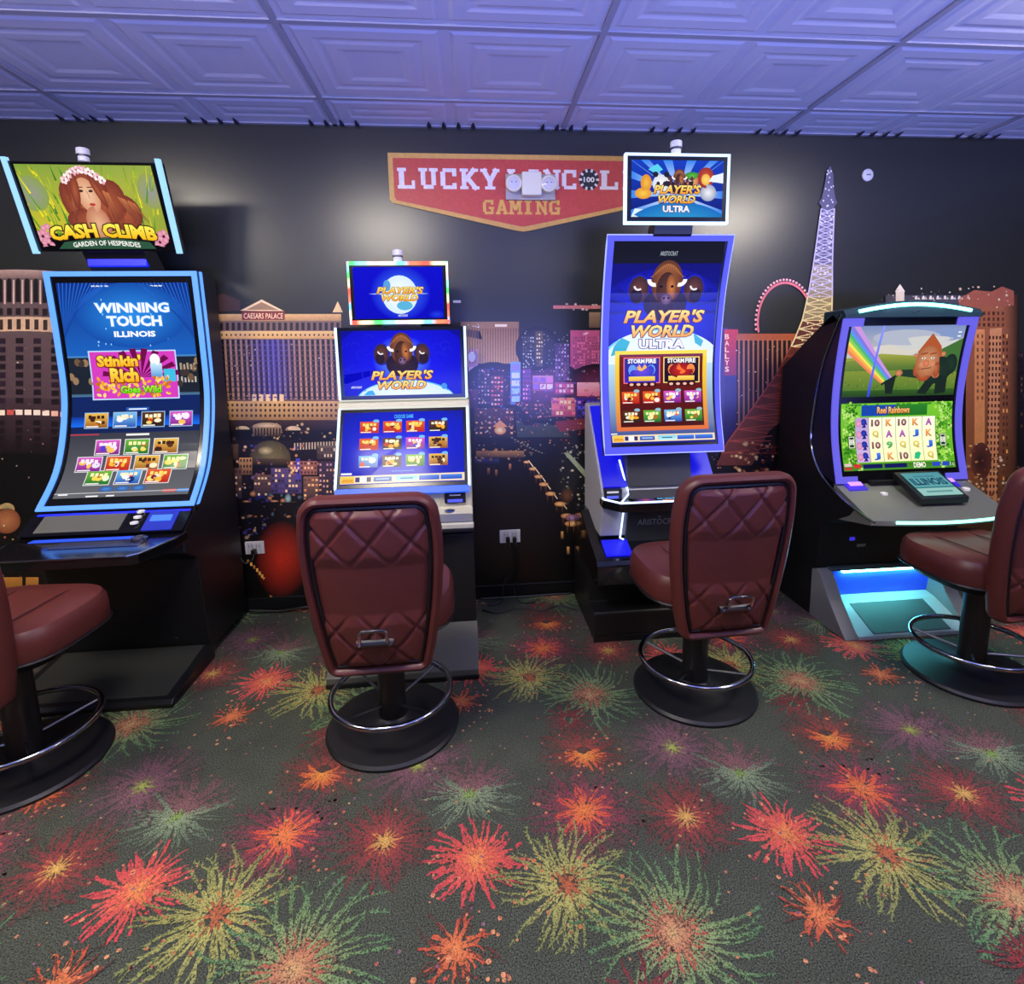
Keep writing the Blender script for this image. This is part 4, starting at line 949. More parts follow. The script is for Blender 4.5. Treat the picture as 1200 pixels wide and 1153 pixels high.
    for k in range(11):
        t = k/10; x, y = 33+28*t, 47+7*math.sin(PI*t); 
        for j in range(5): a.ell(x+1.7*math.cos(j*1.257), y+1.7*math.sin(j*1.257), 1.2, 1.2, rt.choice([(250, 220, 226), (240, 170, 190), (255, 246, 240)]), n=7)
    for (x, y) in ((3, 9), (8, 13), (96, 9), (92, 5), (5, 3)):
        for j in range(5): a.ell(x+3*math.cos(j*1.257), y+3*math.sin(j*1.257), 2.2, 2.2, (236, 180, 196), (214, 120, 150), n=9)
    a.up(); a.poly([(12, 0), (88, 0), (84, 5), (50, 8.5), (18, 5)], (44, 84, 60)); a.up()
    a.otext('CASH CLIMB', 9, 5.5, 91, 15.5, (244, 186, 20), (255, 244, 90), (60, 30, 10), .06, .05, 0, arc=2.6)
    a.up(); a.text('GARDEN OF HESPERIDES', 24, 1.0, 76, 4.6, (250, 250, 240), bold=.02, arc=1.6)
    a.build('topper_screen', M_SCREEN, r, flat_map(W, H, .285, (y0, z0+.012), (y1, z1-.014), .002))
    for sx in (-1, 1):
        MB().prism_x([(y0-.014, z0-.012), (y1-.014, z1+.012), (y1+.010, z1+.016), (y0+.010, z0-.008)], sx*.318-.009, sx*.318+.009).build('topper_light', L_TOP, r)
    MB().prism_x([(-.10, 1.90), (-.24, 1.90), (-.305, 2.0), (-.20, 2.02)], -.14, .14).build('topper_neck', M_BLACK, r)
    MB().box(-.135, .135, -.285, -.262, 1.935, 1.985, bev=.004).build('neck_light', L_DEEP, r)
    candle(r, -.02, -.40, 2.372)
    return r
machine_curve_blue()

# ================================================================== slot machine: three flat screens
def machine_triple():
    r = empty('slot_machine', (-.345, 0, 0), 0, 'pale slot machine with three stacked flat screens and rainbow topper frame, second from left', 'slot machine', 'row of slot machines')
    MB().prism_x([(-.05, 0), (-.05, .62), (-.60, .62), (-.60, .16), (-.56, 0)], -.34, .34).build('stand', M_SIDE, r, bevel=.004)
    MB().prism_x([(-.56, 0), (-.60, .165), (-.835, .045), (-.84, 0)], -.345, .345).build('kick_plate', mat('kick_grey', (86, 86, 80), .45), r, bevel=.004)
    MB().box(-.345, .345, -.848, -.838, 0, .02).build('kick_trim', M_BLACK, r)
    MB().prism_x([(-.05, .62), (-.05, 1.27), (-.29, 1.25), (-.50, .86), (-.50, .725), (-.58, .715), (-.58, .62)], -.338, .338).build('housing', M_CREAM, r, bevel=.008)
    dk = MB().prism_x([(-.50, .716), (-.67, .702), (-.675, .665), (-.58, .62), (-.50, .62)], -.338, .338).build('play_deck', M_GREY, r, bevel=.006)
    MB().prism_x([(-.50, .7175), (-.672, .703), (-.672, .706), (-.50, .7205)], -.33, .33).build('deck_top', mat('deck_grey', (116, 116, 124), .3), dk)
    MB().prism_x([(-.668, .70), (-.682, .695), (-.68, .672), (-.666, .672)], -.342, .342).build('deck_lip', mat('lip_cream', (190, 188, 172), .35), dk, bevel=.003)
    MB().lathe([(.026, 0), (.026, .008), (.02, .012)], (.225, -.545, .716), 20).build('play_button', M_CHROME, r, smooth=True)
    MB().lathe([(.026, 0), (.026, .008), (.02, .012)], (-.14, -.545, .716), 20).build('play_button', M_CHROME, r, smooth=True)
    ba = MB().box(.20, .305, -.516, -.50, .75, .805, bev=.003).build('bill_acceptor', M_BLACK, r)
    MB().box(.215, .29, -.519, -.515, .757, .772).build('bill_slot', mat_led('slot_blue', (90, 100, 255), .9), ba); MB().box(.225, .28, -.5185, -.515, .79, .796).build('acceptor_sign', M_WHITE, ba)
    MB().box(-.30, .18, -.504, -.50, .73, .80, bev=.001).build('front_panel', mat('panel_cream', (196, 190, 160), .4), r)
    # lower screen (sloped)
    p0, p1 = Vector((-.525, .845)), Vector((-.325, 1.215)); d = (p1-p0).normalized(); n = Vector((-d.y, d.x))
    MB().prism_x([tuple(p0), tuple(p1), tuple(p1-n*.04), tuple(p0-n*.04)], -.325, .325).build('lower_bezel', M_BEZEL, r, bevel=.003)
    a = Art(); W, H = 100, 64; a.poly([(0, 0), (100, 0), (100, 64), (0, 64)], [(14, 30, 200), (14, 30, 200), (20, 30, 170), (20, 30, 170)]); a.ell(50, 34, 60, 36, (10, 30, 235), (16, 30, 185), n=24); a.up()
    a.text('CHOOSE GAME', 42, 58, 58, 61.5, (80, 190, 255), bold=.02)
    pl = [0, 0, 0, 1, 0, 1, 2, 5, 4, 1, 3, 5]
    for i in range(12): thumb(a, 14+19*(i % 4), 45-15.4*(i//4), 15.5, 10.5, PAL[pl[i]], None, (120, 190, 240))
    for k in range(8): a.rect(41+k*2.3, 10, 42.8+k*2.3, 11, (90, 140, 250))
    a.rect(.5, 8.4, 9, 10, (250, 250, 250)); menu_bar(a, 0, .6, 100, 7.4)
    a.build('lower_screen', M_SCREEN, r, flat_map(W, H, .303, tuple(p0+d*.022), tuple(p1-d*.02), .002))
    q = lambda p, o: p+n*o
    for sx in (-1, 1): MB().prism_x([tuple(q(p0, .003)), tuple(q(p1, .003)), tuple(q(p1, -.02)), tuple(q(p0, -.02))], sx*.325-.006, sx*.325+.006).build('edge_light', L_WHITEBLUE, r)
    MB().prism_x([tuple(q(p1, .003)), tuple(q(p1+d*.01, .003)), tuple(q(p1+d*.01, -.02)), tuple(q(p1, -.02))], -.33, .33).build('edge_light', mat_led('led_soft_white', (235, 235, 225), .9), r)
    MB().prism_x([tuple(q(p0, .004)), tuple(q(p0-d*.032, .004)), tuple(q(p0-d*.032, -.02)), tuple(q(p0, -.02))], -.325, .325).build('lower_light', mat_led('led_royal', (24, 90, 255), 1.3), r)
    # middle screen
    MB().box(-.325, .325, -.30, -.255, 1.262, 1.63, bev=.004).build('middle_bezel', M_BEZEL, r)
    MB().box(-.30, .30, -.255, -.06, 1.24, 1.60).build('middle_cabinet', M_SIDE, r)
    a = Art(); W, H = 100, 56; a.rect(0, 0, W, H, (10, 12, 190), (8, 10, 150)); a.ell(50, 26, 60, 40, (24, 24, 255), (12, 14, 200), n=28); a.up()
    for k in range(46):
        x, y = 100*rt.random(), 12+42*rt.random()
        if 30 < x < 70: continue
        a.ring(x, y, 3.5, 4.0, (30, 40, 220), 8, rt.random()*3, rt.random()*3+2.2)
    a.up(); a.ell(50, 30, 25, 22, (110, 160, 255), (16, 20, 235), n=24); a.up(); a.ell(52, -6, 42, 19, (250, 252, 255), (210, 235, 250), n=40, a0=.32, a1=PI-.32); a.ring(52, -6, 41, 43, (70, 170, 240), 30, .30, PI-.30, .45); a.up()
    a.ell(21, 1.5, 6, 4.5, (60, 170, 235), n=12) if False else None; a.poly([(16, .3), (26, .3), (24, 4.5), (20, 4)], (60, 170, 235)); a.ell(85, 7, 2.6, 2.8, (60, 150, 225), n=10)
    bison(a, 50, 35.5, 17.5); a.up(); players(a, 23, 76, 5, 12.5, 13.5, 21.5); a.text('ARISTOCRAT', 6, 6.5, 15, 8.4, (250, 250, 255), bold=.01)
    a.build('middle_screen', M_SCREEN, r, flat_map(W, H, .30, (-.30, 1.283), (-.30, 1.612), .002))
    for sx in (-1, 1): MB().box(sx*.325-.006, sx*.325+.006, -.303, -.262, 1.262, 1.63).build('edge_light', L_WHITEBLUE, r)
    MB().box(-.325, .325, -.303, -.275, 1.255, 1.262).build('edge_light', mat_led('led_soft_white', (235, 235, 225), .9), r)
    # topper
    MB().box(-.245, .245, -.30, -.262, 1.65, 1.948, bev=.004).build('topper_housing', M_BEZEL, r)
    MB().box(-.10, .10, -.258, -.10, 1.58, 1.90).build('topper_post', M_BLACK, r)
    a = Art(); W, H = 100, 56; a.rect(0, 0, W, H, (4, 4, 190), (6, 6, 205)); a.up(); a.ell(52, 28, 34, 30, (60, 110, 255), (5, 5, 205), n=26); a.up(); a.ell(51, 26, 20, 21, (255, 255, 255), (214, 236, 255), n=28); a.up(); a.ell(37, 36, 4, 6, (90, 160, 220)); a.ell(56, 14, 9, 5, (90, 180, 220)); a.poly([(16, 27), (50, 28.5), (84, 27), (50, 25.5)], (210, 230, 255)); a.up()
    players(a, 25, 78, 19, 26, 27, 34.5, None, (150, 100, 60)); a.text('ARISTOCRAT', 48, 2, 59, 4.4, (240, 245, 255), bold=.01); a.ell(92, 4, 10, 5, (30, 60, 230), (4, 4, 190))
    a.build('topper_screen', M_SCREEN, r, flat_map(W, H, .222, (-.30, 1.672), (-.30, 1.926), .002))
    rb = Art(); cyc = [(255, 90, 80), (255, 240, 190), (90, 230, 120), (150, 250, 255), (255, 190, 200), (255, 255, 200), (120, 200, 255), (255, 120, 90)]
    N = 16
    for k in range(N):
        for (e, t) in ((0, 0), (1, 1), (2, 2), (3, 3)):
            c1, c2 = cyc[(k//2+2*e) % 8], cyc[((k+1)//2+2*e) % 8]; s, u = k/N*100, (k+1)/N*100
            if e == 0: rb.poly([(s, 0), (u, 0), (u, 3.4), (s, 3.4)], [c1, c2, c2, c1])
            if e == 1: rb.poly([(s, 52.6), (u, 52.6), (u, 56), (s, 56)], [c1, c2, c2, c1])
            if e == 2: rb.poly([(0, s*.56), (2, s*.56), (2, u*.56), (0, u*.56)], [c1, c1, c2, c2])
            if e == 3: rb.poly([(98, s*.56), (100, s*.56), (100, u*.56), (98, u*.56)], [c1, c1, c2, c2])
    o = rb.build('rainbow_light', mat_screen('rainbow_led', 2.0), r, flat_map(100, 56, .25, (-.30, 1.645), (-.30, 1.953), .004)); sm = o.modifiers.new('solid', 'SOLIDIFY'); sm.thickness = .02; sm.offset = -1
    candle(r, .0, -.28, 1.955)
    return r
machine_triple()

# ================================================================== slot machine: tall curved portrait screen, violet frame
def machine_portrait():
    r = empty('slot_machine', (.955, 0, 0), 0, 'slot machine with tall violet-framed portrait screen and grey body, third from left', 'slot machine', 'row of slot machines')
    # black base
    MB().prism_x([(-.05, 0), (-.05, .33), (-.46, .33), (-.46, .16), (-.585, .16), (-.59, .15), (-.59, 0)], -.355, .355).build('base_cabinet', M_SIDE, r, bevel=.005)
    MB().box(-.36, .36, -.60, -.588, 0, .03).build('kick_trim', M_BLACK, r)
    MB().prism_x([(-.05, .33), (-.05, .60), (-.22, .60), (-.64, .455), (-.66, .435), (-.66, .335), (-.64, .33)], -.357, .357).build('shelf', M_GLOSS, r, bevel=.008)
    # tray either side of the front panel, blue light on it put in as emission
    for sx in (-1, 1):
        MB().prism_x([(-.50, .508), (-.615, .468), (-.615, .476), (-.50, .516)], min(sx*.30, sx*.165), max(sx*.30, sx*.165)).build('tray_glow', mat_led('tray_blue', (10, 16, 255), .9), r)
    # grey body
    MB().prism_x([(-.11, .55), (-.11, 1.20), (-.185, 1.20), (-.53, .775), (-.535, .72), (-.49, .53)], -.305, .305).build('body', M_SILVER, r, bevel=.008)
    MB().prism_x([(-.50, .50), (-.545, .70), (-.52, .70), (-.47, .50)], -.17, .17).build('front_panel', mat('green_grey', (58, 62, 62), .3), r)
    lg = Art(); lg.text('ARISTOCRAT', 0, 0, 100, 14, (170, 176, 176), bold=0); lg.ell(49, 19, 2.2, 2.2, (190, 196, 196))
    lg.build('lettering', mat_print('logo_print', 1.0, .4), r, flat_map(100, 20, .115, (-.523, .597), (-.5335, .644), .003))
    for sx in (-1, 1):
        MB().tube([(sx*.185, -.515, .52), (sx*.205, -.52, .53), (sx*.195, -.548, .69)], .005, 6).build('panel_light', mat_led('led_line', (190, 210, 255), 2.5), r)
    # upper back: blue LED light on the inner faces put in as emission
    MB().prism_x([(-.20, 1.18), (-.52, .80), (-.525, .806), (-.205, 1.19)], -.295, -.17).build('cheek_glow', mat_led('cheek_blue', (14, 18, 255), .75), r)
    MB().prism_x([(-.20, 1.18), (-.52, .80), (-.525, .806), (-.205, 1.19)], .17, .295).build('cheek_glow', mat_led('cheek_blue', (14, 18, 255), .75), r)
    MB().prism_x([(-.25, .86), (-.53, .80), (-.50, .96), (-.30, 1.12)], -.168, .168).build('screen_throat', M_DGREY, r, bevel=.004)
    # deck
    deck = [(-.305, -.48), (-.305, -.55), (-.235, -.635), (.235, -.635), (.305, -.55), (.305, -.48)]
    MB().prism_z(deck, .70, .745).build('play_deck', M_GLOSS, r, bevel=.006)
    MB().tube([(-.30, -.50, .75), (-.30, -.555, .75), (-.235, -.64, .75), (.235, -.64, .75), (.30, -.555, .75), (.30, -.50, .75)], .005, 6).build('deck_light', mat_led('led_line', (190, 210, 255), 2.5), r)
    MB().tube([(-.235, -.636, .75), (-.165, -.53, .765), (-.195, -.455, .93)], .005, 6).build('deck_light', mat_led('led_line', (190, 210, 255), 2.5), r)
    MB().prism_x([(-.50, .745), (-.50, .80), (-.57, .75)], -.165, .165).build('deck_wedge', M_DGREY, r)
    a = Art(); a.rect(0, 0, 100, 22, (14, 12, 20)); a.up(); a.rect(6, 2, 34, 20, (120, 40, 60), (50, 50, 130)); a.ell(20, 12, 10, 8, (200, 80, 60), (60, 50, 140), n=14); a.up(); a.text('INSERT', 40, 12, 92, 20, (80, 190, 255), bold=.03); a.text('MONEY', 46, 2, 90, 10, (255, 130, 60), bold=.03)
    a.build('deck_display', M_SCREEN, r, flat_map(100, 22, .16, (-.625, .7475), (-.57, .7495), .001))
    for sx in (-1,):
        b = MB().box(-.295, -.205, -.555, -.49, .745, .80, bev=.004).build('bill_acceptor', M_BLACK, r); MB().box(-.285, -.225, -.558, -.554, .78, .79).build('acceptor_sign', M_WHITE, b); MB().box(-.285, -.225, -.559, -.554, .752, .766).build('bill_slot', mat_led('slot_blue', (90, 100, 255), .9), b)
    # screen
    ctrl = [(-.585, .985), (-.525, 1.2), (-.50, 1.45), (-.53, 1.75), (-.605, 2.02)]
    prof, Lc = catmull(ctrl, 25); hw = .302
    MB().slab([(p.x, p.y) for p in prof], -hw, hw, .05).build('screen_housing', M_BEZEL, r, smooth=True)
    MB().prism_x([(-.42, .98), (-.46, 1.9), (-.30, 1.6), (-.11, 1.2), (-.11, 1.0)], -.16, .16).build('screen_mount', M_SIDE, r)
    a = Art(); W = 100; H = 196; Yp = lambda y: (905-y)*196/905.0   # photo zoom rows mapped to the panel
    a.rect(0, 0, W, H, (24, 24, 200), (14, 16, 110)); a.rect(0, 176, W, H, (22, 24, 40), (16, 16, 24)); a.up(); a.ell(50, 120, 64, 52, (40, 50, 255), (18, 20, 160), n=28); a.text('ARISTOCRAT', 42, 183, 58, 187, (170, 180, 190), bold=.01); a.up()
    for k in range(12): t = PI*k/11; a.line(50, 130, 50+52*math.cos(t), 130+40*math.sin(t), .5, (50, 60, 240), (16, 20, 130), 3)
    a.up(); a.ell(50, 80, 58, 34, (250, 253, 255), (226, 242, 252), n=40, a0=.0, a1=PI); a.ring(50, 80, 55.5, 58, (120, 210, 245), 40, 0, PI, .586); a.up(); a.poly([(2, 88), (16, 92), (20, 102), (12, 106), (5, 98)], (60, 180, 210)); a.poly([(80, 110), (90, 102), (88, 96), (82, 100)], (70, 180, 215)); a.rect(0, 0, W, 80, (16, 20, 130), (190, 225, 250)); a.up()
    bison(a, 51, 151, 26); a.up(); players(a, 13, 89, 106, 118, 120, 132.5, (95, 104)); a.up(3)
    # game board
    a.rect(6, 13, 94, 93, (226, 110, 60), (255, 226, 60)); a.up(); a.rect(10, 17, 90, 89.5, (70, 14, 14), (120, 30, 24)); a.rect(10, 40, 90, 60, (150, 34, 28), (150, 34, 28)) if False else None; a.up()
    for k, cc in enumerate((((60, 40, 190), (250, 120, 130)), ((30, 10, 40), (255, 226, 130)))):
        x = 15+38*k; a.rect(x-1, 60.5, x+34, 86.5, cc[1]); a.up(); a.rect(x, 61.5, x+33, 85.5, cc[0], (40, 50, 150) if k == 0 else (50, 16, 40)); a.rect(x+3, 57.5, x+30, 61.5, (60, 14, 14)); a.up()
        a.ell(x+16.5, 73, 12, 8, (120, 80, 230) if k == 0 else (220, 40, 30), (40, 60, 200) if k == 0 else (120, 20, 30), n=16); a.ell(x+16.5, 75, 5, 5.5, (255, 190, 90) if k == 0 else (255, 120, 50), n=12); 
        for s in (-1, 1): a.ell(x+16.5+s*9, 74, 4, 5.5, (110, 160, 255) if k == 0 else (255, 140, 70), n=10)
        a.rect(x+4, 63, x+29, 67.5, (244, 180, 50), (255, 226, 110)); a.up(); a.text('STORM', x+3, 80.5, x+19, 85, (255, 255, 255), bold=.04); a.text('FIRE', x+20, 80.5, x+30, 85, (255, 255, 255), bold=.04)
        for j in range(4): a.ell(x+6.5+j*6.6, 59.5, 2, 1.4, (250, 190, 170), n=8)
        a.l -= 3
    a.up(2)
    pl = [0, 0, 2, 2, 1, 3, 4, 3]
    for i in range(8): thumb(a, 12+20*(i % 4), 40.5-19*(i//4), 16.6, 12, PAL[pl[i]], None, (150, 190, 210))
    a.rect(0, 9.8, 6, 11, (240, 240, 240)); menu_bar(a, 1, 2.0, 99, 9)
    f, cuts = curve_map(prof, W, H, .268, .045, .975, .002); a.build('screen', M_SCREEN, r, f, cuts)
    f2, cuts2 = curve_map(prof, 100, 100, hw, 0, 1, .004); led = Art()
    for (p, q, s, t) in ((0, 0, 100, 3.2), (0, 97.6, 100, 100), (0, 3.2, 5.2, 97.6), (96.2, 3.2, 100, 97.6)): led.rect(p, q, s, t, (255, 255, 255))
    o = led.build('light_frame', L_VIOLET, r, f2, cuts2); sm = o.modifiers.new('solid', 'SOLIDIFY'); sm.thickness = .01; sm.offset = 0
    # thin bright line around the outer edge
    pts = [(-hw-.003, p.x-.003, p.y) for p in prof]+[(hw+.003, p.x-.003, p.y) for p in reversed(prof)]
    MB().tube(pts, .004, 6, True).build('edge_light', mat_led('led_line2', (150, 160, 255), 1.6), r)
    # topper
    MB().box(-.236, .236, -.665, -.62, 2.062, 2.352, bev=.004).build('topper_housing', M_BEZEL, r)
    MB().prism_x([(-.54, 1.98), (-.63, 2.02), (-.64, 2.09), (-.60, 2.09), (-.54, 2.06)], -.09, .09).build('topper_neck', M_BLACK, r)
    a = Art(); W, H = 100, 60; a.rect(0, 0, W, H, (6, 20, 110), (16, 60, 190)); a.up()
    for k in range(18): t = 2*PI*k/18; a.poly([(52, 24), (52+75*math.cos(t-.07), 24+60*math.sin(t-.07)), (52+75*math.cos(t+.07), 24+60*math.sin(t+.07))], [(210, 235, 255), (50, 130, 235), (50, 130, 235)])
    a.P = [(([(min(max(q[0], 0), W), min(max(q[1], 0), H)) for q in p]), c, l) for p, c, l in a.P]
    a.up(); a.ell(52, -20, 62, 36, (60, 180, 215), (20, 110, 190), n=30, a0=.6, a1=PI-.6); a.poly([(0, 0), (22, 0), (14, 8), (4, 9)], (220, 240, 250)); a.up()
    a.ell(16, 36, 6, 9, (245, 190, 60), (220, 140, 30)); a.ell(13, 25, 9, 6, (250, 200, 70), (226, 150, 30)); a.ell(32, 35, 9, 10, (250, 250, 250), (215, 220, 230)); a.ell(66, 38, 7, 8, (240, 180, 110), (190, 110, 60)); a.ell(66, 44, 8, 4, (90, 190, 60), (50, 130, 40)); a.ell(81, 42, 9, 11, (214, 90, 50), (150, 40, 30)); a.ell(84, 26, 9, 9, (240, 240, 245), (150, 160, 190)); a.up()
    a.ell(81, 40, 5, 6, (250, 220, 110), (240, 180, 70)); a.ell(26, 45, 3, 3, (30, 30, 34)); a.ell(38, 45, 3, 3, (30, 30, 34)); a.ell(29, 35, 2, 2.6, (30, 30, 34)); a.ell(36, 35, 2, 2.6, (30, 30, 34)); a.poly([(18, 50), (26, 46), (34, 50), (28, 56), (24, 54)], (90, 210, 235)); a.l -= 2
    bison(a, 52, 38, 12); a.up(); players(a, 24, 76, 14.5, 23, 24.5, 34, (5, 12)); a.up(); a.poly([(88, 44), (100, 47), (100, 36), (84, 38)], (235, 242, 250))
    a.build('topper_screen', M_SCREEN, r, flat_map(W, H, .212, (-.665, 2.086), (-.665, 2.328), .002))
    fr = MB(); 
    for (x0, x1, z0, z1) in ((-.242, .242, 2.056, 2.066), (-.242, .242, 2.346, 2.356), (-.242, -.232, 2.066, 2.346), (.232, .242, 2.066, 2.346)): fr.box(x0, x1, -.671, -.645, z0, z1)
    fr.build('topper_light', L_WHITEBLUE, r)
    candle(r, .0, -.64, 2.36, 1.0)
    return r
machine_portrait()
# ================================================================== slot machine: two screens in a scooped cabinet, teal lights
def machine_teal():
    r = empty('slot_machine', (2.245, 0, 0), 0, 'dark scooped slot machine with teal lights and two bright screens, right end', 'slot machine', 'row of slot machines')
    hw = .372
    scoop, _ = catmull([(-.535, 1.655), (-.42, 1.42), (-.373, 1.2), (-.36, .97), (-.455, .82), (-.62, .735), (-.76, .695), (-.875, .672)], 40)
    # cabinet behind the scoop line
    cab = [(-.04, 0), (-.04, 1.38), (-.26, 1.53), (-.47, 1.66)]+[(p.x+.004, p.y) for p in scoop[1:-4]]+[(-.70, .655), (-.60, .60), (-.50, .55), (-.47, .30), (-.46, 0)]
    MB().prism_x(cab, -hw, hw).build('cabinet', M_SIDE, r, bevel=.004)
    for sx in (-1, 1):
        MB().tube([(sx*(hw+.002), p.x, p.y) for p in scoop], .006, 8).build('chrome_trim', M_CHROME, r, smooth=True)
    # screen housing in front of the scoop
    fp, _ = catmull([(-.578, .785), (-.52, 1.0), (-.50, 1.2), (-.512, 1.42), (-.545, 1.64)], 21)
    back = [(p.x+.006, p.y) for p in reversed(scoop) if .80 < p.y < 1.64]
    MB().prism_x([(p.x, p.y) for p in fp]+[(p.x+.002, p.y) for p in scoop if .80 < p.y < 1.64], -hw+.004, hw-.004).build('screen_housing', mat('navy_plastic', (26, 26, 48), .3), r, smooth=True)
    a = Art(); W, H = 100, 112
    f, cuts = curve_map(fp, W, H, .315, .075, .955, .004)
    # dark surround
    MB().slab([(p.x-.002, p.y) for p in fp], -.345, .345, .006).build('surround', M_BEZEL, r, smooth=True)
    # upper picture: rainbow over a green meadow and a small man bowing with his hat
    y0, y1 = 57, 111
    a.rect(0, y0, W, y0+30, (60, 110, 36), (150, 160, 60)); a.rect(0, y0+30, W, y1, (196, 196, 190), (120, 140, 190)); a.up()
    for (x, y, rx, ry, c) in ((50, 102, 30, 6, (176, 182, 200)), (70, 97, 34, 6, (206, 206, 204)), (40, 92, 22, 5, (214, 208, 196)), (86, 104, 16, 5, (130, 150, 196))): a.ell(x, y, rx if x+rx < 100 else 100-x, ry, c, n=18)
    a.poly([(0, y0+27), (30, y0+33), (60, y0+31), (100, y0+36), (100, y0+20), (0, y0+20)], [(120, 140, 60), (160, 166, 70), (150, 156, 60), (60, 100, 40), (60, 104, 40), (90, 124, 50)], convex=False)
    a.poly([(66, y0+28), (100, y0+44), (100, y0+18), (62, y0+20)], (64, 110, 50)); a.rect(0, y0, W, y0+5, (34, 64, 24), (50, 92, 32))
    for k in range(70): x, y = 99*rt.random(), y0+1+19*rt.random(); a.line(x, y, x+.4, y+2, .5, rt.choice([(90, 150, 50), (40, 90, 30), (130, 160, 70)]))
    a.up()
    bands = [(236, 130, 90), (244, 170, 80), (240, 226, 90), (130, 206, 90), (80, 180, 120), (90, 150, 236), (130, 120, 226), (200, 150, 220)]
    for k, c in enumerate(bands):     # fan narrowing into the hat
        n = len(bands); e = lambda j: ((0, y0+34+j*2.6) if j*2.6+y0+34 < y1 else ((j*2.6+34+y0-y1)*1.8, y1))
        p, q = e(k*1.15), e((k+1)*1.15)
        u0, u1 = 33+k*1.2, 33+(k+1)*1.2
        a.poly([p, q, (u1, y0+11+k*.5), (u0, y0+10+k*.5)], c)
    a.up(); a.poly([(22, y0), (27, y1), (29, y1), (24, y0)], [(50, 70, 240), (140, 150, 250), (140, 150, 250), (50, 70, 240)])
    G1, G2 = (30, 56, 40), (22, 38, 30); SK, SK2 = (214, 150, 104), (170, 100, 66)
    a.poly([(36, y0+12), (46, y0+16), (44, y0+2), (38, y0+2)], G2); a.poly([(33, y0+10), (48, y0+18), (49, y0+16.5), (34, y0+8.5)], (26, 46, 34))   # hat
    a.line(50, y0+18, 66, y0+17, 5, G1, G1, 7); a.ell(80, y0+20, 15, 11, G1, G2, n=18); a.poly([(66, y0+2), (76, y0+16), (84, y0+14), (74, y0+1)], G2); a.poly([(82, y0+1), (82, y0+16), (92, y0+14), (92, y0+2)], G2); a.ell(93, y0+24, 6, 8, G1, G2); a.up()
    a.ell(48, y0+18, 3.4, 2.6, SK, SK2, n=12); a.ell(81, y0+16, 3.4, 2.6, SK, SK2, n=12)
    a.poly([(62, y0+34), (72, y0+48), (82, y0+38), (84, y0+30), (64, y0+28)], (176, 84, 44), convex=True); a.ell(61, y0+31, 2.2, 1.6, SK, SK2); a.ell(85, y0+32, 2.4, 2, SK, SK2); a.up()
    a.ell(72, y0+26, 10.5, 12.5, SK, SK2, n=22); a.ell(70, y0+15.5, 6, 4.5, (190, 96, 50), (150, 70, 40), n=14); a.ell(63, y0+20, 2.6, 5, (190, 96, 50), (150, 70, 40)); a.ell(81, y0+20, 2.8, 6, (190, 96, 50), (150, 70, 40)); a.up()
    for x in (68, 76): a.ell(x, y0+29, 1.7, .9, (250, 245, 235), n=10); a.line(x-3, y0+32, x+3, y0+33, 1.2, (150, 76, 40))
    a.ell(71, y0+25, 2.6, 3, (226, 140, 100), (190, 100, 70)); a.line(67, y0+20.6, 76, y0+21.6, .7, (110, 50, 36)); a.ell(67, y0+24, 2, 1.6, (226, 130, 100), (206, 140, 100)); a.ell(77, y0+24.5, 2, 1.6, (226, 130, 100), (206, 140, 100)); a.up(); a.ell(68, y0+29, .7, .8, (40, 60, 40), n=8); a.ell(76, y0+29, .7, .8, (40, 60, 40), n=8); a.rect(94, y0+48, 97, y0+49, (240, 240, 240)); a.rect(94, y0+45, 97, y0+46, (240, 240, 240))
    a.build('upper_screen', M_SCREEN, r, f, cuts)
    # lower picture: reels
    a = Art(); a.rect(0, 0, W, 52, (90, 170, 30), (120, 200, 50)); a.up()
    for k in range(150):
        x, y = (2+14*rt.random() if k % 2 else 84+14*rt.random()), 1+50*rt.random(); s = 1.0+1.0*rt.random(); c = rt.choice([(70, 150, 30), (160, 220, 80), (40, 110, 20), (190, 230, 120)])
        for j in range(3): a.ell(x+s*math.cos(j*2.1), y+s*math.sin(j*2.1), s*.8, s*.8, c, n=7)
    for k in range(24): a.ell(5+90*rt.random(), 50.8, 1.5, .9, (60, 140, 30), n=7)
    a.rect(0, 0, W, 5, (70, 140, 40), (60, 120, 30)); a.up(); a.rect(18, 42, 77, 50.5, (30, 110, 30), (40, 130, 40)); a.poly([(18, 42), (40, 42), (50, 50.5), (18, 50.5)], (20, 70, 170)); a.rect(12.5, 6, 85, 41, (120, 160, 90)); a.up()
    a.otext('Reel Rainbows', 32, 43.8, 61, 49, (246, 150, 70), (255, 226, 150), (110, 50, 20), .05, .03)
    cols = ['', '', '', '', '', '']
    grid = [['*', '10', 'K', '10', 'K', 'A'], ['*', 'Q', 'A', 'A', 'J', 'K'], ['*', '10', '9', 'Q', 'Q', 'J'], ['*', 'J', 'K', '10', '#', 'Q']]
    tc = {'10': (110, 60, 60), 'K': (206, 130, 50), 'A': (150, 60, 150), 'J': (30, 80, 190), 'Q': (190, 170, 40), '9': (60, 150, 60)}
    cw = 12.0; ch = 8.7
    for i in range(6): a.rect(12.8+i*cw, 6.2, 12.8+(i+1)*cw-.4, 40.8, (250, 250, 190) if i else (214, 180, 226), (252, 252, 224) if i else (190, 160, 220))
    a.up()
